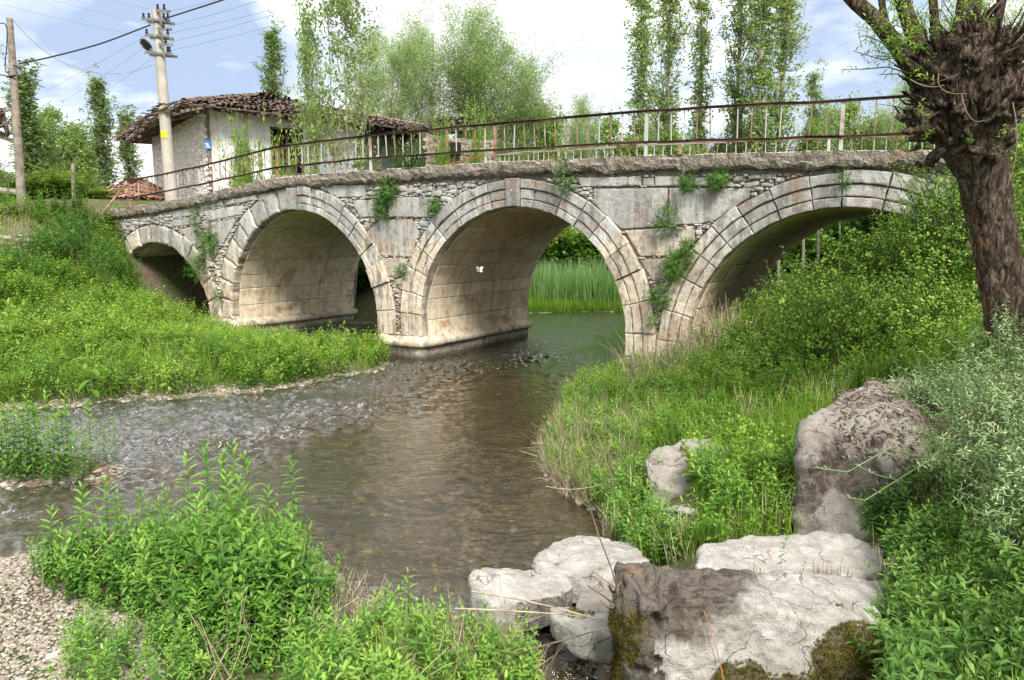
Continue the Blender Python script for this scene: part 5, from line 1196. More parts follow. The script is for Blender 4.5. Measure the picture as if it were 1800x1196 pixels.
P = sample([(985, 730), (1060, 730), (1130, 800), (1120, 880), (1050, 900), (955, 850), (950, 790)], 650, world=(.3, 5, 8, 14), clear=.0)
plant('flattened_straw', M['straw'], DRY, P, .5, 1.1, .9, None, 'flattened bleached straw heaped along the edge of the right shore', 'straw')
P = sample([(1085, 640), (1240, 585), (1330, 600), (1200, 680), (1110, 700)], 260, world=(2, 7, 12, 18), clear=.0)
plant('tall_dry_stems', M['straw'], DRY, P, 1.6, 2.6, .15, None, 'tall thin dry stems standing in front of the right pier', 'dry stems')
P = np.concatenate([sample([(800, 800), (1300, 800), (1300, 640), (950, 640)], 260, world=(.3, 5, 9, 15)), sample([(1000, 900), (1100, 1000), (1400, 940), (1400, 850), (1000, 850)], 160, world=(.5, 4, 5.5, 9))])
plant('shore_herbs', M['mint'], MINT, P, .7, 1.1, .15, None, 'clumps of fresh mint like herbs near the right shore', 'herbs')
P = sample([(1010, 890), (1140, 880), (1230, 960), (1180, 1000), (1080, 1000)], 200, world=(.5, 4, 5.5, 9)); plant('low_herbs', M['sage'], MINT, P, .45, .8, .15, None, 'low leafy herbs behind the white shore rock', 'herbs')
P = sample([(1170, 900), (1400, 900), (1400, 800), (1260, 760), (1150, 860)], 130, world=(.5, 5, 5.5, 10)); plant('broad_leaf_herbs', M['herb'], [herb_tpl(.30, 6, .13, .075, G, 4, .2, low=.1, stem=.005) for _ in range(3)], P, .7, 1.2, .15, None, 'pale broad leaved herbs between the holed stone and the tall boulder', 'herbs')
P = sample(RBK, 420, world=(.4, 12, 5, 18), clear=0); plant('pale_grass', M['straw'], GRASS, P, .6, 1.3, .25, None, 'scattered pale dry grass stems among the green on the right bank', 'dry grass')
P = sample([(-200, 640), (380, 590), (300, 470), (230, 400), (60, 440), (-200, 440)], 900, world=(-28, -8, 15, 27), clear=.1); P = P[wav(P[:, 0]*2+5, P[:, 1]*2, .6) > .0]
plant('nettles', M['bush'], [herb_tpl(.8, 9, .13, .06, G, 2, .1, side=1) for _ in range(2)], P, .8, 1.25, .15, None, 'darker taller nettles in patches on the slope of the left bank', 'nettles')
P = sample(LBK, 110, world=(-22, -3.5, 14.3, 25)); plant('docks', M['bush'], BROAD, P, .55, 1.1, .2, None, 'scattered broad leaved docks and burdock in the left bank herbs', 'docks')
P = sample(LBK, 160, world=(-22, -3.5, 14.3, 25)); plant('bank_straw', M['straw'], DRY, P, .9, 1.7, .3, None, 'dry stalks scattered through the left bank greenery', 'dry stalks')
P = sample(LBK, 260, world=(-20, -2.5, 13.5, 22)); P[:, 2] += G.uniform(.42, .6, len(P)); V_, F3_, F4_ = leaf_pts(.05, .05, .1, .1, 1); plant('yellow_flowers', M['petal_y'], [(V_, [np.array(F3_)], np.full(len(V_), .5))], P, .6, 1.1, .3, None, 'tiny yellow flowers dotted over the left bank herbs', 'flowers')
# bottom right slope
RBN = [(1560, 1010), (1570, 945), (1480, 930), (1400, 930), (1640, 860), (1850, 800), (1950, 1300), (1560, 1400), (1590, 1150)]
P = np.concatenate([sample(RBN, 520, world=(1.4, 6, 2.6, 8)), sample([(1500, 925), (1575, 925), (1620, 1196), (1600, 1400), (1540, 1400), (1560, 1100), (1560, 1000)], 130, world=(1.4, 6, 2.6, 8))]); plant('slope_herbs', M['sage'], MINT+HERB[:2], P, .45, 1.05, .25, patch_tint(P, .3, .2)-.12, 'dark green mint like herbs on the slope at bottom right', 'herbs')
P = sample(RBN, 500, world=(1.4, 6, 2.6, 8)); plant('slope_grass', M['grass'], GRASS, P, .5, .9, .2, None, 'grass blades on the slope at bottom right', 'grass')
P = sample([(1560, 830), (1800, 700), (1850, 900), (1640, 930)], 260, world=(1.8, 6, 4, 9)); plant('slope_twigs', M['twig'], DRY, P, .6, 1.2, .5, None, 'dead brown twigs and needles beside the tall boulder', 'twigs')
x = G.uniform(3.0, 13, 2600); y = G.uniform(1.5, 13, 2600); P = np.stack([x, y, terr(x, y)], -1); qx, qy = proj(P); P = P[(qx > 1810) | (y < 3.4)]
plant('verge_grass', M['grass'], GRASS, P, .7, 1.2, .2, patch_tint(P, .8, .15), 'grass continuing up the bank on the right towards the road', 'grass')
x = G.uniform(-12, -3.4, 900); y = G.uniform(2.5, 7, 900); P = np.stack([x, y, terr(x, y)], -1); qx, qy = proj(P); P = P[(qx < -60) & ~inpoly(x, y, water)]
plant('verge_grass', M['grass'], GRASS, P, .6, 1.1, .2, patch_tint(P, .8, .15), 'grass on the near bank left of the pebble beach', 'grass')
# foreground clump
FC = [(55, 1015), (150, 985), (330, 950), (520, 965), (585, 1040), (605, 1110), (570, 1190), (400, 1225), (300, 1185), (235, 1085), (120, 1075)]
P = sample(FC, 780, world=(-5, 0, 4, 8.5), clear=-1); px, py = proj(P); ed = segdist(px, py, FC)
plant('mint_clump', M['mint'], MINT, P, .72, 1.25, .16, patch_tint(P, .3, .14)-.02, 'big bright green clump of mint like plants at the water edge in the lower left', 'plants', scalef=(.62+.7*np.clip(ed/110, 0, 1))*(1+.15*wav(P[:, 0], P[:, 1], .25)))
FC2 = [(610, 1150), (700, 1110), (850, 1125), (960, 1200), (960, 1400), (480, 1400), (520, 1230)]
P = sample(FC2, 330, world=(-3, 1, 3, 6.5), clear=-1); plant('mint_clump', M['mint'], MINT, P, .5, .95, .15, None, 'lower mixed clump of leafy herbs at the bottom centre of the picture', 'plants')
P = sample(FC2, 260, world=(-3, 1, 3, 6.5), clear=-1); plant('clump_grass', M['grass'], GRASS, P, .5, 1.0, .2, None, 'grass growing among the herbs at bottom centre', 'grass')
P = sample([(120, 1120), (330, 1120), (360, 1300), (100, 1300)], 110, world=(-4, -1, 3.5, 6), clear=-1); plant('scattered_mint', M['mint'], MINT, P, .45, .75, .15, None, 'loose mint plants growing out of the pebbles at bottom left', 'plants')
P = np.concatenate([sample([(500, 1060), (640, 1050), (660, 1150), (520, 1180)], 120, world=(-3, 0, 4.5, 7), clear=-1), sample([(700, 1120), (980, 1120), (960, 1250), (560, 1250)], 160, world=(-3, 1, 4, 7), clear=-1)])
plant('clump_twigs', M['straw'], DRY, P, .5, 1.1, .7, None, 'dead straw and twigs lying between the two foreground clumps', 'twigs')
# dead stems arching over the outlet
for k, (a, b, c_, l) in enumerate((((830, 1040, 5.2), (960, 1058, 5.1), (1100, 1105, 4.9), 'long dry stem arching across the outlet, upper'), ((800, 1070, 5.1), (960, 1075, 5.0), (1080, 1090, 5.0), 'long dry stem arching across the outlet, lower'), ((905, 1150, 4.9), (1010, 1120, 4.8), (1130, 1085, 4.6), 'dark dead branch lying across the outlet stream'), ((960, 855, 8.4), (1010, 868, 8.5), (1060, 850, 8.6), 'bare twig reaching over the water below the shore herbs'))):
    mb = MB(); A, B, C_ = at(*a), at(*b), at(*c_); P_ = [A*(1-t)**2+2*B*t*(1-t)+C_*t*t for t in np.linspace(0, 1, 9)]; tube(mb, P_, np.linspace(.008, .003, 9), 5); o = mb.build('dry_stem', M['straw'] if k != 2 else M['twig'], loc=tuple(A)); tag(o, l, 'stem')
mb = MB(); P_ = [at(1213, 1025, 4.78), at(1240, 1080, 4.40), at(1262, 1150, 4.30), at(1280, 1230, 4.2)]; tube(mb, P_, [.002, .003, .0035, .0035], 5); o = mb.build('orange_stem', M['orange_twig'], loc=tuple(P_[0])); tag(o, 'thin orange dry stem leaning on the face of the front boulder', 'stem')
# single stalks one can count
tallp = []
def single(name, mat_, tpl, px, py, z, hpx, label, cat, group=None, H0=.85, parent=None):
    p = atz(px, py, z); Hm = hpx*np.linalg.norm(p-[0, 0, CAMH])/FPX*1.03
    key = (name, id(tpl))
    if key not in single.c:
        mb = MB(); V, F, T = tpl; mb.add(V, F, T); o = mb.build(name, mat_); single.c[key] = o
    else: o = single.c[key].copy(); col.objects.link(o)
    o.location = p; o.rotation_euler = (0, 0, G.uniform(0, 6.28)); s_ = Hm/H0; o.scale = (min(s_, 1.2),)*2+(s_,); tag(o, label, cat, group); return o
single.c = {}
for k, (x, y, h) in enumerate(((2, 832, 95), (16, 838, 100), (33, 835, 105), (48, 840, 90), (62, 836, 110), (78, 842, 85), (92, 838, 120), (108, 842, 100), (60, 846, 80), (30, 848, 80), (140, 842, 75), (84, 850, 70), (8, 846, 85), (22, 842, 95), (40, 846, 100), (55, 832, 85), (70, 832, 100), (100, 846, 80), (116, 832, 90), (-8, 838, 100), (130, 846, 60), (150, 838, 60))):
    single('willowherb', M['mint'], TALL[k % 3], x, y, .06, h, 'leafy willowherb stalk packed in the dense row on the muddy islet', 'plant', 'willowherb row on the islet')
for x, y, h, l in ((123, 835, 120, 'tallest willowherb stalk, at the right end of the dense islet row'), (163, 832, 95, 'willowherb stalk with brown foot standing alone in the water right of the islet row'), (186, 815, 52, 'small willowherb beside the rightmost stalk in the riffle'), (203, 810, 65, 'rightmost willowherb stalk standing in the riffle')):
    single('willowherb', M['mint'], TALL[0], x, y, .0, h, l, 'plant', 'willowherb stalks in the water')
for k, (x, y, h) in enumerate(((338, 985, 160), (372, 975, 175), (396, 980, 160), (420, 975, 175), (445, 985, 165), (470, 1000, 130), (300, 990, 115), (255, 1000, 120), (195, 1010, 140), (215, 1015, 125), (152, 1020, 135), (95, 1040, 120), (405, 1000, 150), (432, 1010, 150))):
    single('willowherb', M['mint'], TALL[k % 3], x, y, .06, h, 'willowherb stalk rising above the big foreground clump', 'plant', 'willowherb stalks above the clump')
single('willowherb', M['mint'], TALL[1], 520, 935, .0, 118, 'lone willowherb stalk standing right of the big clump in the water', 'plant')
for x, y, z, h, l in ((165, 712, .15, 100, 'large dark green broad leaved plant on the left bank by the shore'), (22, 650, .4, 90, 'broad leaved dark plant at the left edge of the green bank'), (330, 640, .3, 55, 'small broad leaved plant in the middle of the left bank herbs')):
    o = single('dock_plant', M['bush'], BROAD[0], x, y, z, h, l, 'plant', None, .7); o.scale = (o.scale[0]*1.1, o.scale[1]*1.1, o.scale[2])
# reeds behind the bridge
mb = MB(); n_ = 2600; x = G.uniform(-1.5, 14, n_); y = 33.2+G.uniform(0, 2.4, n_)+.12*np.clip(x-3, 0, 9); P = np.stack([x, y, np.full(n_, .0)], -1)
plant('reed_bed', M['reed'], REED, P, .5, 1.2, .11, None, 'green reed bed along the far water edge seen through the middle arch', 'reeds')
x = G.uniform(8, 13, 800); y = G.uniform(22.5, 27, 800); P = np.stack([x, y, np.maximum(terr(x, y), 0)], -1); plant('reed_bed', M['reed'], REED, P, .6, .95, .06, None, 'pale green reeds behind the right arch', 'reeds')
x = G.uniform(-2.2, 1.5, 500); y = 33.0+G.uniform(0, 1.5, 500); P = np.stack([x, y, np.zeros(500)], -1); plant('reed_bed', M['grass'], GRASS, P, 1.5, 2.6, .1, None, 'shorter waterside grass in front of the far reeds', 'grass')

x = G.uniform(-1.5, 13, 6000); y = G.uniform(31.5, 36, 6000); kb = (~inpoly(x, y, water)) & (segdist(x, y, water) < .8); P = np.stack([x, y, np.maximum(terr(x, y), 0)], -1)[kb]
plant('reed_bed', M['grass'], GRASS, P, .9, 1.9, .2, None, 'tangled yellow green grass fringing the far water edge below the reeds', 'grass')
P = sample(FC, 70, world=(-5, 0, 4, 8.5), clear=-1); plant('clump_dry_stems', M['straw'], DRY, P, .8, 1.5, .2, None, 'a few dry stems poking out of the big foreground clump', 'stems')
x = G.uniform(-9.8, -5.5, 500); y = G.uniform(21, 24.6, 500); kb = ~inpoly(x, y, water); P = np.stack([x, y, terr(x, y)], -1)[kb]; plant('arch_foot_stalks', M['straw'], DRY, P[:60], 1.0, 1.8, .5, None, 'pale dry stalks leaning in front of the left arch foot', 'dry stalks')
# ------------------------------------------------------------ bushes
def bush(name, label, c, r, n, tpls, mat_, sc_=1., cat='bush', stems=6, group=None, up=.35, inner=.25, flowers=None, shape=1., tint=0., base=None, out_=.5):
    c = np.array(c, float); r = np.array(r, float); d = G.normal(0, 1, (n, 3)); d /= np.linalg.norm(d, axis=1)[:, None]
    rad = G.uniform(inner, 1, n)**.6*np.where(G.random(n) < .10, G.uniform(1.05, 1.3, n), 1); lum = 1+.45*np.array([mnoise.noise(Vector(q*2.1)+Vector(tuple(c))) for q in d])*1.6
    P = d*(rad*lum)[:, None]*r
    P = P[(P[:, 2] > -r[2]*.85)]; n = len(P); dd = P/r
    dirs = dd*out_+[0, 0, up]+G.normal(0, .35, (n, 3))
    gz = c[2]-r[2] if base is None else base
    root = empty(name, (c[0], c[1], gz), label, cat, group)
    mb = MB(); idx = G.integers(0, len(tpls), n); tn = tint+.10*np.array([mnoise.noise(Vector(q)*1.4) for q in dd*3])*2
    for k in range(len(tpls)): s_ = idx == k; instdir(mb, tpls[k], (P+c)[s_], dirs[s_], sc_*G.uniform(.7, 1.25, s_.sum()), tn[s_])
    mb.build('foliage', mat_, root)
    mb = MB()
    for k in range(stems):
        e = c+P[G.integers(0, n)]*.9; b = np.array([c[0]+G.normal(0, .12)*r[0], c[1]+G.normal(0, .12)*r[1], gz]); m_ = (b+e)/2+[0, 0, .15*r[2]]+G.normal(0, .08, 3)*r; tube(mb, [b, m_, e], np.array([.022, .014, .005])*min(1, r[2]), 5)
    mb.build('stems', M['twig'], root)
    if flowers:
        m_, k_, s0 = flowers; mb = MB(); s_ = G.choice(n, k_); V, F3, F4 = leaf_pts(.5, .45, .1, .1, 1)
        for q in s_:
            p = c+P[q]*1.08
            for a in range(5): put(mb, V*s0, F3, F4, p, a*1.257, .5, .6)
        mb.build('blossoms', m_, root)
    return root
def bpx(name, label, px, py, Y, rx, rz, n, tpls, mat_, sc_=1., ry=None, **k):
    c = at(px, py, Y); w = rx*Y/FPX; h = rz*Y/FPX; b = float(terr(c[0], c[1]))
    k.setdefault('base', min(b, c[2]-h*.7)); return bush(name, label, c, (w, ry or w*.8, h), n, tpls, mat_, sc_, **k)
B_ = [('leafy wild rose bush low at the foot of the right arch', 1335, 605, 13.5, 65, 45, 360, 0), ('bright green rose bush under the right arch', 1435, 540, 13, 90, 66, 1000, .05), ('tall arching rose bush with white blossoms right of the arch', 1570, 480, 12.5, 92, 88, 1100, 0),
      ('dense green bush in the middle of the right bank thicket', 1500, 590, 11, 110, 95, 1400, -.02), ('leafy bush directly left of the willow trunk', 1625, 590, 10, 90, 100, 1200, .02), ('dark bush behind the upper willow trunk on its left', 1650, 420, 11.5, 75, 110, 1000, -.12),
      ('bright bush right of the willow trunk under its head', 1790, 300, 12, 95, 95, 1000, .1), ('bush filling the right edge below the willow head', 1810, 450, 10.5, 75, 110, 900, .0), ('low bush at the base of the willow trunk on its left', 1690, 660, 9.2, 60, 60, 500, 0), ('sprawling green shrub between the pier and the thicket', 1370, 650, 12, 80, 45, 500, .06)]
for l, px, py, Y, rx, rz, n, tn in B_:
    tn = tn*1.6+G.uniform(-.06, .10)
    bpx('rose_bush', l, px, py, Y, rx, rz, int(n*.8), SPRIG, M['bush'], 1.15 if Y > 10.5 else 1.0, tint=tn, group='bushes of the right bank thicket', stems=10, flowers=(M['petal_w'], 7, .10) if 'blossoms' in l else None)
for l, px, py, Y, rx, rz, n in (('dark leafy shrub growing from the top of the left bank beside the bank wall', 125, 412, 24.5, 34, 30, 420), ('small shrub left of the bank top shrub, above the dry stone wall end', 72, 432, 23.8, 26, 24, 260), ('spreading weed bush on the left bank below the bank wall', 180, 455, 23.5, 36, 28, 400), ('rounded shrub in the middle of the left bank slope', 120, 545, 20.5, 40, 26, 330), ('low bushy weed at the left edge of the bank', 20, 470, 22.5, 42, 34, 380)):
    bpx('bank_shrub', l, px, py, Y, rx, rz, n, SPRIG, M['tuft'] if n != 330 else M['bush'], .9, tint=.1, group='shrubs of the left bank', stems=5)
for l, px, py, Y, rx, rz, n in (('silvery willow shrub spilling over the right edge beside the tall boulder', 1745, 760, 5.6, 110, 105, 420), ('silvery willow shoots in front of the willow trunk foot', 1760, 640, 6.8, 60, 75, 170), ('grey green willow shrub behind the tall boulder', 1640, 700, 7.6, 70, 50, 260), ('grey green leafy shrub low at the right edge', 1790, 900, 4.9, 70, 80, 160)):
    bpx('willow_shrub', l, px, py, Y, rx, rz, n, SILV, M['silver'], .62, group='silvery willow shrubs', stems=9, inner=.1)
mb = MB()
for (pts) in (((1640, 810, 6.3), (1560, 790, 6.2), (1490, 830, 6.1), (1430, 822, 6.1)), ((1600, 850, 6.2), (1540, 835, 6.1), (1500, 815, 6.1)), ((1660, 790, 6.0), (1600, 830, 6.0), (1520, 880, 5.95), (1490, 875, 5.95))):
    Q = [at(*q) for q in pts]; tube(mb, Q, np.linspace(.007, .003, len(Q)), 4)
    for k in range(16):
        f = G.uniform(0, len(Q)-1.01); i = int(f); p = Q[i]+(Q[i+1]-Q[i])*(f-i); V, F3, F4 = leaf_pts(.06, .013, .2, .2, 2); put(mb, V, F3, F4, p, G.uniform(0, 6.28), G.uniform(0, .9), .7)
o = mb.build('trailing_shoots', M['silver'], loc=tuple(Q[0])); tag(o, 'thin trailing willow shoots hanging across the face of the tall boulder', 'shoots')
SM = [sprig_tpl(10, .045, .02, .16, G, 1) for _ in range(3)]; NEED = [sprig_tpl(16, .06, .008, .16, G, 1) for _ in range(2)]
for l, px, py, rx, rz, n, tp, fl in (
    ('round bushy green plant rooted high on the bridge between the left and middle arches', 686, 338, 20, 20, 260, SM, None), ('hanging green plant on the big block just below the rounder one', 674, 365, 16, 22, 220, SM, None), ('small round green cushion left of the middle arch ring', 765, 363, 11, 12, 90, SM, None),
    ('upright weed with yellow flowers growing from the deck slab over the middle arch', 998, 312, 16, 34, 150, SM, (M['petal_y'], 12, .05)), ('small dark tuft under the slab, left one of the pair right of the middle arch', 1211, 325, 13, 12, 110, NEED, None), ('larger dark tuft under the slab, right one of the pair right of the middle arch', 1262, 319, 17, 14, 140, NEED, None),
    ('spreading leafy plant in the joint of the big blocks right of the middle arch', 1175, 392, 22, 26, 150, SM, None), ('large round dark green cushion plant above the right pier', 1192, 468, 26, 27, 330, NEED, None), ('small plant perched beside the top of the large cushion plant', 1212, 438, 13, 16, 90, SM, None),
    ('leafy plant low in the gap above the right pier', 1164, 522, 19, 21, 150, SM, None), ('little yellow flowered weed at the foot of the right pier masonry', 1149, 563, 9, 11, 40, SM, (M['petal_y'], 8, .045)), ('dark green leafy bush rooted left of the left arch', 371, 426, 26, 28, 330, SM, None),
    ('hanging grassy cushion below the dark bush left of the left arch', 350, 470, 20, 24, 220, NEED, None), ('thin trailing weed running down from the slab left of the left arch', 347, 385, 9, 32, 90, SM, None), ('tiny green tuft on the pier left of the left arch foot', 387, 520, 8, 9, 40, SM, None), ('tiny green tuft on the middle pier between the rings', 708, 477, 9, 10, 50, SM, None), ('small trailing weed over the crown of the right arch', 1484, 316, 7, 18, 40, SM, None)):
    u, z = face(px, py, -.05); c = bw(u, -.10, z); Y = c[1]; bush('wall_plant', l, c, (rx*Y/FPX, .16, rz*Y/FPX), int(n*1.5), tp, M['tuft'], .85 if tp is SM else .9, cat='plant', stems=2, group='plants rooted in the bridge wall', up=.15, flowers=fl, tint=.04, out_=1.)
c = bw(-1.2, .05, 5.25); bush('yellow_weed', 'tall weed with yellow flowers standing on the deck edge above the middle arch', c, (.38, .2, .34), 60, SM, M['grass'], .9, cat='plant', stems=12, flowers=(M['petal_y'], 60, .05), group=None)

# ------------------------------------------------------------ trees
QL = (np.array([(0, 0, 0), (.5, .32, .05), (1, 0, -.05), (.5, -.32, .05)]), [np.array([(0, 1, 2, 3)])], np.full(4, .5))
QW = (np.array([(0, 0, 0), (.5, .11, .03), (1, 0, -.08), (.5, -.11, .03)]), [np.array([(0, 1, 2, 3)])], np.full(4, .5))
def make_tree(name, H, prof, pitch, nb, ncl, mcl, lsz, csp, mat_, bark, r0, lt_=QL, base=.12, curve=.25, stems=1, spread=0., rng=G, subs=1, droop=0., gap=0.):
    """trunk with limbs and a crown of leaf clumps round the outer limbs; H in metres, prof(f) = crown radius"""
    root = empty(name, (0, 0, 0)); tb, lb = MB(), MB(); C_ = []
    for s in range(stems):
        ay = rng.uniform(0, 6.28); wb_ = rng.uniform(0, 6.28, 3); sp_ = spread*rng.uniform(.4, 1) if stems > 1 else 0; hh = H*(1 if s == 0 else rng.uniform(.75, 1))
        bx, by = rng.normal(0, (.02 if spread else .005)*H, 2); off = np.array([cos(ay)*.25*(stems > 1), sin(ay)*.25*(stems > 1), -.3])
        tp = lambda f: off+np.array([cos(ay)*sp_*f**1.2+bx*sin(f*2.5), sin(ay)*sp_*f**1.2+by*sin(f*3.1), hh*f])
        fs = np.linspace(0, 1, 10); tube(tb, [tp(f) for f in fs], r0*(1-fs*.93)/(stems**.4), 7, .5)
        for k in range(nb//stems):
            f = base+(1-base)*rng.random()**.9; az = rng.uniform(0, 6.28); R_ = prof(f)*rng.uniform(.45, 1.15)*(1+.3*sin(f*17+wb_[0]+az)+.2*sin(f*31+wb_[1])); p0 = tp(f*.97); pi_ = pitch+rng.normal(0, .12); L = R_/max(cos(pi_), .12)
            L = min(L, (1.04-f)*hh+.4+R_*.5)
            d0 = np.array([cos(az)*cos(pi_), sin(az)*cos(pi_), sin(pi_)]); P = [p0+d0*L*t+np.array([0, 0, (curve*t*t-droop*t**3)*L])+rng.normal(0, .03*L, 3)*(t > 0) for t in (0, .33, .66, 1)]
            rb_ = max(.008, r0*(1-f)*.35); tube(tb, P, [rb_, rb_*.7, rb_*.45, rb_*.15], 4, .4, cap=False); P = np.array(P)
            for q in range(ncl):
                t = rng.uniform(.18, 1)*3; i = min(int(t), 2); c = P[i]+(P[i+1]-P[i])*(t-i); c = c+rng.normal(0, csp*1.0, 3); C_.append(c)
                if subs and rng.random() < .35: tube(tb, [P[i], c], [rb_*.3+.003, .004], 3, .4, cap=False)
    C_ = np.array(C_); n_ = len(C_); pos = np.repeat(C_, mcl, 0)+rng.normal(0, csp*.55, (n_*mcl, 3)); tn = np.repeat(rng.normal(0, .14, n_), mcl)
    inst(lb, lt_, pos, None, lsz*rng.uniform(.6, 1.3, len(pos)), 1.1, tn, rng, .12)
    tb.build('trunk', bark, root); lb.build('crown', mat_, root); root['H'] = H; return root
HT = {}
pop = lambda w: (lambda f: w*(.55+.75*sin(pi*min(1, f*.95))**.8)*(1-.55*f**5)*.75)
protos = dict(
    poplar=[(make_tree('poplar_tree', 16, pop(w), 1.22, 130, 6, 9, .165, .18, M['poplar'], M['bark_pale'], .17, base=.10, curve=.12), 16) for w in (.75, .95)],
    fpoplar=[(make_tree('poplar_tree', 12, pop(w), 1.22, 130, 7, 10, .19, .18, M['poplar2'], M['bark_grey'], .17, base=.04, curve=.1), 12) for w in (.75, .9)],
    npoplar=[(make_tree('young_poplar', 12, pop(w), 1.12, 105, 6, 8, .15, .20, M['poplar'], M['bark_pale'], .09, base=.40, curve=.15, stems=3, spread=.5), 12) for w in (.9, 1.15)],
    willow=[(make_tree('willow_tree', 13, lambda f: 2.7*sin(pi*min(1, .10+f*.82))**.7, .75, 190, 9, 14, .19, .32, M['willow'], M['bark_grey'], .13, QW, base=.28, curve=.25, stems=4, spread=2.4, droop=.25), 13) for _ in range(3)],
    broad=[(make_tree('broadleaf_tree', 9, lambda f: 2.3*sin(pi*min(1, .15+f*.85))**.7, .65, 140, 9, 11, .20, .28, M['poplar'], M['bark_grey'], .2, base=.15, stems=2, spread=1.), 9) for _ in range(2)],
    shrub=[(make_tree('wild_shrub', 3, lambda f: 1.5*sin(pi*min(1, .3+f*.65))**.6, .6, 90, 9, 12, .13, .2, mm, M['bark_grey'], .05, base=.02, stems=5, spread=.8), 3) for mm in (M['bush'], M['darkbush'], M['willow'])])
used = {}
def tree(kind, var, px, pytop, Y, label, cat, wk=1., group=None, zb=None, rot=None, lean=0.):
    pr, H = protos[kind][var]; p = at(px, 300, Y); z = float(terr(p[0], p[1])) if zb is None else zb; zt = at(px, pytop, Y)[2]; s = max((zt-z)/H, .2)
    key = (kind, var); o = pr if key not in used else copy_tree(pr); used[key] = 1
    o.location = (p[0], p[1], z); o.rotation_euler = (0, lean, G.uniform(0, 6.28) if rot is None else rot); wk = wk*s if kind in ('willow', 'broad') else wk; o.scale = (wk, wk, s); tag(o, label, cat, group); return o
g1 = 'tall poplars beyond the bridge on the right'
for a in ((0, 1118, -70, 44, 'leftmost of the tall poplars beyond the right railing, slim with bare pale lower trunk', .85), (1, 1170, -110, 45, 'second tall poplar from the left beyond the right railing, broader crown', .9), (0, 1222, -60, 47, 'third tall poplar beyond the right railing, thin crown', .75),
          (1, 1292, -120, 45, 'fourth tall poplar beyond the right railing, pale and columnar', .85), (0, 1335, -150, 42, 'fifth poplar beyond the right railing, left half of the widest pair', 1.), (1, 1368, -90, 43, 'sixth poplar beyond the right railing, right half of the widest pair', .95), (0, 1420, 120, 44, 'short young poplar at the right end of the poplar row', .6)):
    tree('poplar', a[0], a[1], a[2], a[3], a[4], 'poplar', a[5]*1.45, g1)
g2 = 'poplars on the left skyline'
for a in ((0, 50, 115, 46, 'tall dark poplar behind the wooden pole at the left edge', 1.2), (1, 187, 138, 52, 'slender pointed poplar in the middle of the left skyline', .95), (0, 225, 193, 50, 'shorter slender poplar nearest the ruined house gable', .85)):
    tree('fpoplar', a[0], a[1], a[2], a[3], a[4], 'poplar', a[5], g2, lean=-.02)
tree('broad', 0, 115, 188, 55, 'rounded light green tree between the left poplars', 'tree', 1.05)
tree('broad', 1, 75, 205, 50, 'smaller rounded tree right of the wooden pole top', 'tree', .8)
tree('broad', 0, 150, 235, 54, 'low rounded tree left of the slender pointed poplar', 'tree', .8)
tree('broad', 1, -15, 270, 50, 'pale small tree cut by the left edge below the broken eave', 'tree', .6)
tree('shrub', 0, 95, 306, 31, 'bright green bush behind the thin grey post', 'bush', 1.15); tree('shrub', 0, 150, 345, 31, 'bright green bush left of the small red roofed house', 'bush', .8); tree('shrub', 1, 15, 340, 33, 'dark low bush left of the wooden pole foot', 'bush', .9)
g3 = 'young poplars in front of the ruined house'
tree('fpoplar', 1, 488, 50, 45, 'slim poplar rising behind the roof ridge of the ruined house', 'poplar', .8)
tree('npoplar', 0, 560, -50, 29.2, 'tall many stemmed young poplar in front of the house window', 'poplar', .62, g3)
tree('npoplar', 1, 603, -80, 29.0, 'tallest bright young poplar in front of the right part of the house wall', 'poplar', .95, g3)
tree('npoplar', 1, 425, 225, 28.6, 'leafy sapling in front of the plastered house wall left of the window', 'sapling', .4); tree('npoplar', 0, 436, 205, 28.9, 'upright leafy sapling just left of the house window', 'sapling', .28); tree('shrub', 0, 440, 290, 28.2, 'low green bush behind the railing in front of the house', 'bush', .55); tree('shrub', 0, 500, 285, 28.6, 'small green bush at the foot of the window wall', 'bush', .4)
tree('shrub', 0, 842, 235, 32.0, 'feathery green shrub half hiding the low ruin', 'bush', .30); tree('shrub', 0, 775, 235, 32.2, 'loose green shrub at the left end of the low ruin', 'bush', .3); tree('shrub', 1, 735, 262, 33.5, 'dark bush beyond the porch end of the ruined house', 'bush', .6)
g4 = 'airy willows behind the bridge'
for a in ((0, 690, 25, 38, 'willow nearest the ruined house with dark forked trunk', .85), (1, 745, 30, 41, 'second airy willow right of the ruined house', .9), (2, 800, 0, 40, 'tallest airy willow in the middle of the willow group', 1.0), (0, 858, 18, 42, 'fourth willow of the group, round light crown', 1.0), (1, 905, 60, 41, 'fifth willow of the group, leaning crown', .9), (2, 945, 110, 43, 'rightmost willow of the group, thinner crown', .85), (2, 640, 40, 43, 'pale willow filling the gap behind the young poplars', .8)):
    tree('willow', a[0], a[1], a[2], a[3], a[4], 'willow', a[5]*.9, g4)
g5 = 'low trees beyond the railing'
k = 0
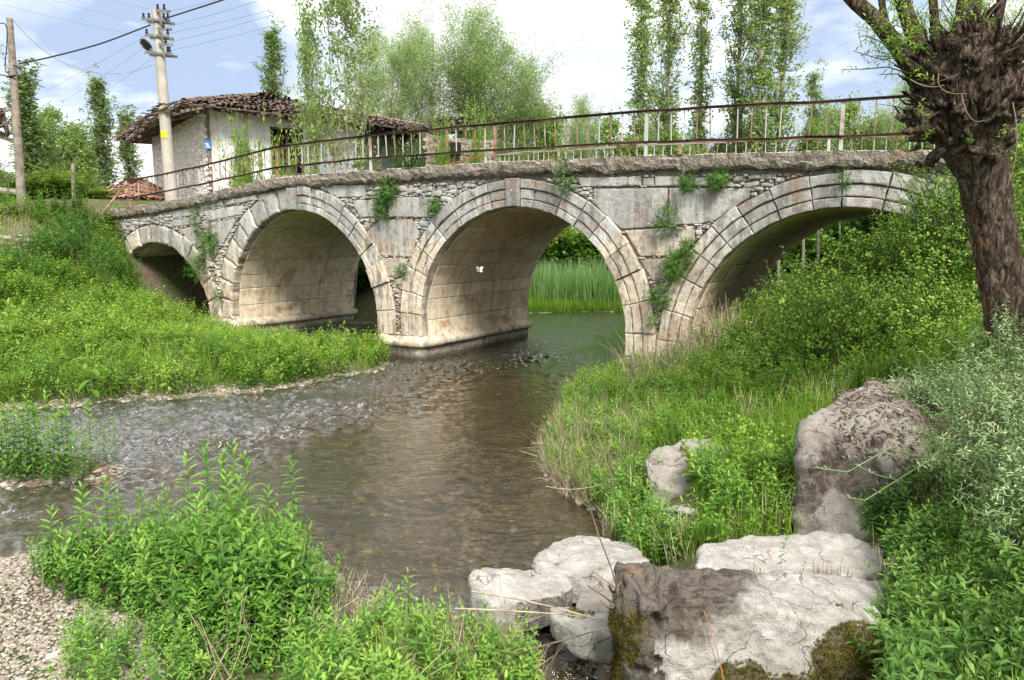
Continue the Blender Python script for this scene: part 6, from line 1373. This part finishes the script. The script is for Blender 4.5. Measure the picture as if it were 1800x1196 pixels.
for (px, pt_, Y, w, v) in ((760, 215, 38, .8, 2), (830, 215, 39, .8, 0), (900, 200, 40, .9, 2), (965, 205, 42, .8, 0), (1010, 190, 46, 1., 2), (1045, 178, 48, .8, 2), (1085, 215, 44, 1., 0), (1140, 225, 50, 1.1, 2), (1190, 235, 44, .9, 0), (1240, 238, 50, 1.1, 2), (1290, 225, 46, 1., 0), (1350, 230, 44, 1., 2), (1410, 222, 42, .9, 0), (1455, 195, 46, 1.1, 2), (1500, 185, 44, 1., 0), (1550, 170, 42, 1.1, 2), (1600, 150, 40, 1., 2), (1640, 190, 36, 1., 0)):
    tree(*(('broad', k % 2), ('shrub', 1), ('willow', k % 3))[v], px, pt_-12, Y, ['low green tree', 'low dark tree', 'low pale tree'][v]+' beyond the railing, number %d from the ruined house'%(k+1) if False else ['leafy green thicket tree', 'dark thicket tree', 'pale feathery thicket tree'][v]+' seen through the railing '+['above the middle arch ruin', 'right of the small ruin', 'left of the yellow weed', 'behind the yellow weed', 'right of the yellow weed', 'below the cloud gap', 'just left of the slim leftmost poplar', 'between the first and second tall poplars', 'under the second tall poplar', 'right of the third tall poplar', 'under the fourth tall poplar', 'under the widest poplar pair', 'under the short young poplar', 'right of the short young poplar', 'left of the last iron post bay', 'in the bay before the willow head', 'directly left of the willow head', 'just behind the willow head'][k], 'tree', w*.85, g5); k += 1
for (px, pt_, Y, w, v, l) in ((1770, -60, 30, .9, 2, 'pale willow behind the pollard head at the right edge'), (1800, 60, 26, .8, 0, 'hazy green willow at the far right edge')):
    tree('willow', v, px, pt_, Y, l, 'willow', w)
# trees and bushes seen through the arches
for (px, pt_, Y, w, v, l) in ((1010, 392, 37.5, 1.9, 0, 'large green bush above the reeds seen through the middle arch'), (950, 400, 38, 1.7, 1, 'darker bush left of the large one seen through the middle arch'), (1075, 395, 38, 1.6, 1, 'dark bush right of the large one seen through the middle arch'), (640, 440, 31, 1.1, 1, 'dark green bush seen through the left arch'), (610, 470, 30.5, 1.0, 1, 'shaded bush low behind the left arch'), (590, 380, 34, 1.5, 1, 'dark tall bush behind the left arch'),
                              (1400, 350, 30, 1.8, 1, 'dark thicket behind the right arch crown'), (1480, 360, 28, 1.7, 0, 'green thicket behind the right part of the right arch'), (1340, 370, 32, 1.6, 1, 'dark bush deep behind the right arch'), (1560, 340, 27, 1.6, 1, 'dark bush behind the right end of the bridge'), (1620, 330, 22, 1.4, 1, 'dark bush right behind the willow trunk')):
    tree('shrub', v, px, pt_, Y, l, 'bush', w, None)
for i, (px, Y) in enumerate(((1438, 24), (1455, 27), (1412, 25), (1476, 26), (1392, 29), (1368, 23))):
    a = at(px, 500, Y); b = at(px+3, 330, Y); b[2] = 4.0; a[2] = terr(a[0], a[1])-.2; mb = MB(); tube(mb, [a, (a+b)/2+[.05, 0, 0], b], [.07, .055, .03], 6); o = mb.build('sapling_trunk', M['bark_pale'], loc=tuple(a)); tag(o, 'slim pale tree trunk standing in the shade behind the right arch', 'trunk', 'slim trunks behind the right arch')
for kd in protos:
    for vi, (pr, H) in enumerate(protos[kd]):
        if (kd, vi) not in used: 
            for ch in list(pr.children): bpy.data.objects.remove(ch)
            bpy.data.objects.remove(pr)
        elif 'H' in pr: pass
for o in bpy.data.objects:
    if 'H' in o: del o['H']
# distant tree line and hills
rng = np.random.default_rng(3)
for i in range(26):
    px = -150+i*80; kd = protos['broad'][i % 2][0]; o = copy_tree(kd); p = at(px+rng.uniform(-20, 20), 300, rng.uniform(80, 120)); o.location = (p[0], p[1], 2.8); s_ = rng.uniform(.75, 1.1); o.scale = (1.9, 1.9, s_); o.rotation_euler = (0, 0, rng.uniform(0, 6))
    tag(o, 'distant round tree in the hazy tree line far beyond the village', 'tree', 'far tree line')

# ------------------------------------------------------------ pollard willow
m, N = new_mat('furrowed_bark'); tc = N.n('ShaderNodeTexCoord').outputs['Object']
v1 = N.noise(N.scale(tc, (1, 1, .30)), 22, 7, .72, .9); v2 = N.noise(N.scale(tc, (1, 1, .3)), 60, 4, .6)
st = attr(N, 'stain')
c = N.ramp(v1, [(.36, (.014, .011, .009)), (.5, (.085, .062, .046)), (.64, (.27, .215, .17))])
c = N.mix(N.math('MULTIPLY', N.ramp(N.math('ADD', N.noise(N.scale(tc, (1, 1, .5)), 9, 6, .75), N.math('MULTIPLY', st, .10)), [(.60, 0), (.70, 1)]), .75), c, (.38, .17, .03))
c = N.mix(N.ramp(N.noise(tc, 14, 5, .7), [(.66, 0), (.74, .6)]), c, (.34, .33, .28))
h = N.math('ADD', v1, N.math('MULTIPLY', v2, .3))
out(N, N.n('ShaderNodeBsdfPrincipled', Base_Color=c, Roughness=.95, Specular_IOR_Level=.1, Normal=N.n('ShaderNodeBump', Strength=1., Distance=.09, Height=h))); M['bark'] = m
YW = 8.0
wt_ = empty('pollard_willow', tuple(at(1790, 700, YW)), 'old pollarded willow with leaning furrowed trunk and knobbly dark head at the right edge', 'tree')
mb = MB()
K = [(1815, 760, 54), (1797, 680, 44), (1781, 600, 39), (1762, 500, 36), (1744, 400, 35), (1729, 310, 39), (1716, 260, 52), (1706, 210, 70), (1702, 160, 80), (1700, 110, 68), (1697, 70, 42)]
tube(mb, [at(a, b, YW) for a, b, r in K], [r*YW/FPX for a, b, r in K], 28)
rg = np.random.default_rng(5); hc = at(1698, 160, YW); tips = []
for k in range(230):
    a = rg.uniform(0, 2*pi); e = rg.uniform(-.35, 1.35); d = np.array([cos(a)*cos(e), sin(a)*cos(e), sin(e)]); st_ = hc+np.array([0, 0, rg.uniform(-.45, .35)])+d*np.array([.38, .38, .2])
    d2 = d*[1, 1, .6]+[0, 0, rg.uniform(.2, .9)]; d2 /= np.linalg.norm(d2); L = rg.uniform(.10, .34) if e > -.1 else rg.uniform(.05, .2); r_ = rg.uniform(.018, .055)
    en = st_+d2*L+rg.normal(0, .04, 3); tube(mb, [st_-d*.12, st_+d2*L*.5+rg.normal(0, .02, 3), en], [r_*1.5, r_, r_*.6], 7); tips.append((en, d2))
for k in range(46):
    a = rg.uniform(0, 2*pi); z = rg.uniform(-.75, .3); rr_ = .36+.12*np.clip((z+.75)/.7, 0, 1); c0 = hc+[cos(a)*rr_, sin(a)*rr_, z]; box_ = lump(c0[0], c0[1], c0[2], .08, .08, .08, 12, rng=rg)
    bm = bmesh.new(); vv = [bm.verts.new(p) for p in box_]; bmesh.ops.convex_hull(bm, input=vv); bmesh.ops.delete(bm, geom=[v for v in bm.verts if not v.link_faces], context='VERTS'); bmesh.ops.triangulate(bm, faces=bm.faces[:]); bm.verts.index_update()
    mb.add([v.co[:] for v in bm.verts], [np.array([[v.index for v in f.verts] for f in bm.faces])]); bm.free()
for (a, b, r_) in (((1612, 205), (1580, 206), .05), ((1615, 228), (1584, 232), .045), ((1618, 215), (1600, 190), .04)):
    A, B = at(*a, YW-.25), at(*b, YW-.4); tube(mb, [A+(A-B)*.8, A, B], [r_*1.3, r_, r_*.8], 8)
o = mb.build('trunk', M['bark'])
rm = o.modifiers.new('r', 'REMESH'); rm.mode = 'VOXEL'; rm.voxel_size = .017
s_ = o.modifiers.new('s', 'SMOOTH'); s_.iterations = 2; s_.factor = .5
dg = bpy.context.evaluated_depsgraph_get(); me2 = bpy.data.meshes.new_from_object(o.evaluated_get(dg)); bpy.data.objects.remove(o)
n_ = len(me2.vertices); V = np.zeros(n_*3, np.float32); me2.vertices.foreach_get('co', V); V = V.reshape(-1, 3).astype(float); Nn = np.zeros(n_*3, np.float32); me2.vertices.foreach_get('normal', Nn); Nn = Nn.reshape(-1, 3)
D_ = np.array([mnoise.ridged_multi_fractal(Vector((p[0]*9, p[1]*9, p[2]*3.0)), 1.0, 2.0, 3, 1.0, 2.0) for p in V]); D2 = np.array([mnoise.fractal(Vector(p)*5, 1.0, 2.0, 3) for p in V])
V = V+Nn*((D_-1.2)*.016+D2*np.where(V[:, 2] > at(1700, 280, YW)[2], .035, .012))[:, None]
px, py = proj(V); sta = np.clip((1740-px+(py-400)*.2)/45, -.8, 1)*np.clip((py-330)/120, 0, 1)-.35*(py < 330)
o = bpy.data.objects.new('trunk', me2); col.objects.link(o); V = V-np.array(wt_.location); me2.vertices.foreach_set('co', V.astype(np.float32).ravel()); me2.attributes.new('stain', 'FLOAT', 'POINT').data.foreach_set('value', sta.astype(np.float32)); me2.polygons.foreach_set('use_smooth', np.ones(len(me2.polygons), bool)); me2.materials.clear(); me2.materials.append(M['bark']); me2.update(); o.parent = wt_
for pts, rr_ in (([(1625, 150), (1575, 80), (1540, 35), (1505, 5), (1440, -60)], [.10, .085, .08, .075, .05]), ([(1560, 62), (1552, 20), (1545, -40)], [.05, .035, .03]), ([(1640, 150), (1610, 70), (1590, 15), (1570, -50), (1560, -160)], [.10, .085, .075, .07, .05]), ([(1655, 120), (1644, 60), (1640, 0), (1636, -120)], [.06, .045, .042, .03]), ([(1690, 140), (1692, 80), (1702, 20), (1712, -60), (1715, -200)], [.15, .125, .12, .11, .07]), ([(1730, 150), (1745, 80), (1765, -20), (1790, -120)], [.06, .05, .045, .03])):
    mb = MB(); tube(mb, [at(a, b, YW+.05*k) for k, (a, b) in enumerate(pts)], rr_, 12); mb.build('limb', M['bark'], wt_, smooth=True)
mb = MB()
for k in range(110):
    en, d = tips[rg.integers(0, len(tips))]; L = rg.uniform(.1, .5); q = en+d*L*.5+rg.normal(0, .06, 3); tube(mb, [en, q, q+rg.normal(0, .12, 3)+[0, 0, .05]], [.008, .005, .002], 4, rg.random(), cap=False)
for (a, b, c0) in (((1650, 130), (1640, 170), (1700, 165)), ((1690, 165), (1700, 225), (1730, 212)), ((1780, 180), (1800, 260), (1770, 330)), ((1600, 140), (1630, 160), (1660, 150))):
    A, B, C0 = at(*a, 7.4), at(*b, 7.35), at(*c0, 7.4); tube(mb, [A*(1-t)**2+2*B*t*(1-t)+C0*t*t for t in np.linspace(0, 1, 7)], np.linspace(.006, .003, 7), 5, .9)
mb.build('dead_twigs', M['twig'], wt_)
mb = MB()
for k in range(330):
    a = rg.uniform(0, 2*pi); e = rg.uniform(-.6, 1.4); d = np.array([cos(a)*cos(e), sin(a)*cos(e), sin(e)]); s0 = hc+np.array([0, 0, rg.uniform(-.5, .3)])+d*np.array([.46, .46, .3])
    d2 = d*[1, 1, .5]+[0, 0, rg.uniform(.1, 1.2)]+rg.normal(0, .2, 3); d2 /= np.linalg.norm(d2); L = rg.uniform(.08, .34)*(1 if e > 0 else .6); r_ = rg.uniform(.008, .026)
    tube(mb, [s0, s0+d2*L*.55+rg.normal(0, .015, 3), s0+d2*L], [r_*1.3, r_, r_*.45], 6)
mb.build('dead_stub_fringe', M['bark'], wt_)
mb = MB(); WL = [sprig_tpl(14, .12, .028, .42, rg, 2, .35) for _ in range(3)]
S_ = [(1565, 60), (1575, 45), (1590, 60), (1560, 85), (1600, 40), (1610, 70), (1555, 50), (1545, 70), (1570, 100), (1600, 95), (1625, 50), (1640, 60), (1690, 20), (1715, 20), (1700, 5), (1670, 40), (1615, 215), (1608, 240), (1700, 232), (1690, 240), (1740, 240), (1755, 235), (1625, 245), (1590, 20), (1520, 90), (1540, 95), (1575, 110), (1600, 120), (1550, 30), (1580, 75), (1725, 5), (1660, 60)]
for (a, b) in S_:
    n_ = 3; p = at(a, b, 7.75)+rg.normal(0, .05, (n_, 3)); instdir(mb, WL[rg.integers(0, 3)], p, rg.normal(0, .5, (n_, 3))+[-.15, -.2, .5], rg.uniform(.35, .7, n_), None, rg)
for pts in (((1600, 130), (1560, 118), (1520, 122), (1478, 122)), ((1580, 90), (1540, 70), (1515, 62)), ((1590, 100), (1550, 105), (1500, 90)), ((1600, 140), (1575, 130), (1545, 132))):
    Q = [at(a, b, 7.7) for a, b in pts]; tube(mb, Q, np.linspace(.008, .003, len(Q)), 4, .1)
    for k in range(14): f = rg.uniform(.4, len(Q)-1.01); i = int(f); V_, F3, F4 = leaf_pts(.09, .02, .3, .2, 2); put(mb, V_, F3, F4, Q[i]+(Q[i+1]-Q[i])*(f-i), rg.uniform(2, 5.5), rg.uniform(-.8, .9), .45)
P = []
for (a, b) in ((1440, -80), (1560, -180), (1545, -60), (1636, -140), (1715, -220), (1790, -140)):
    P.append(at(a, b, 8.3)+rg.normal(0, .45, (90, 3))*[1, 1, .7]+[0, 0, .5])
P = np.concatenate(P); P = P[proj(P)[1] < -25]; instdir(mb, WL[0], P, rg.normal(0, .6, (len(P), 3))+[0, 0, .2], rg.uniform(.6, 1.1, len(P)), None, rg)
mb.build('leafy_shoots', M['bush'], wt_)
# dead stub cluster leaning on the left end of the front boulder
mb = MB(); b0 = at(1098, 1075, 4.75)
for k in range(26):
    d = np.array([rg.normal(-.25, .5), rg.normal(-.1, .3), rg.uniform(.3, 1)]); L = rg.uniform(.08, .24); s0 = b0+rg.normal(0, .025, 3)+[0, 0, rg.uniform(-.05, .12)]; tube(mb, [s0, s0+d*L*.5+rg.normal(0, .01, 3), s0+d*L], [.010, .007, .004], 5, rg.random())
tube(mb, [b0+[0, 0, -.15], b0, b0+[.0, 0, .15]], [.04, .035, .02], 8); tube(mb, [b0, at(1075, 1000, 4.8), at(1050, 935, 4.9), at(1030, 870, 5.0)], [.010, .006, .005, .003], 5)
o = mb.build('dead_shoots', M['twig'], loc=tuple(b0)); tag(o, 'dead brown cut shoots sticking up at the left end of the front boulder', 'shoots')
c = at(843, 474, 13.0); bf = empty('butterfly', tuple(c), 'small white butterfly in flight before the vault of the middle arch', 'butterfly')
mb = MB(); tube(mb, [c+[-.02, 0, -.05], c, c+[.01, 0, .05]], [.005, .009, .004], 6); mb.build('body', M['twig'], bf)
for s in (-1, 1):
    mb = MB(); V_, F3, F4 = leaf_pts(.075, .07, -.2, .1, 3); put(mb, V_, F3, F4, c, 0 if s > 0 else pi, .5, .5, .9); V_, F3, F4 = leaf_pts(.055, .05, -.1, .1, 3); put(mb, V_, F3, F4, c-[0, 0, .02], 0.2 if s > 0 else pi-.2, -.35, .5, .9); mb.build('wing', M['petal_w'], bf)
# small weeds growing on the white slabs
for (a, b, Y, s0, l) in ((1372, 1000, 5.3, .5, 'little leafy weed standing on the white slab'), (1408, 1028, 5.15, .35, 'small drooping weed in the crack right of the leafy one')):
    mb = MB(); V, F, T = MINT[0]; mb.add(V*s0, F, T); o = mb.build('weed', M['tuft'], loc=tuple([0, 0, 0])); o.location = at(a, b, Y); tag(o, l, 'plant')
P = np.array([at(x, y, Y) for x, y, Y in ((1450, 1005, 5.5), (1440, 1003, 5.5), (1463, 1006, 5.5), (1490, 1006, 5.45), (1545, 990, 5.4), (1335, 1002, 5.2), (1560, 1010, 5.3))])-[0, 0, .02]
plant('slab_grass', M['straw'], [grass_tpl(12, .14, .004, G, .03, 2, .5)], P, .8, 1.3, .1, None, 'sparse dry grass tufts in the cracks of the white slab', 'grass')
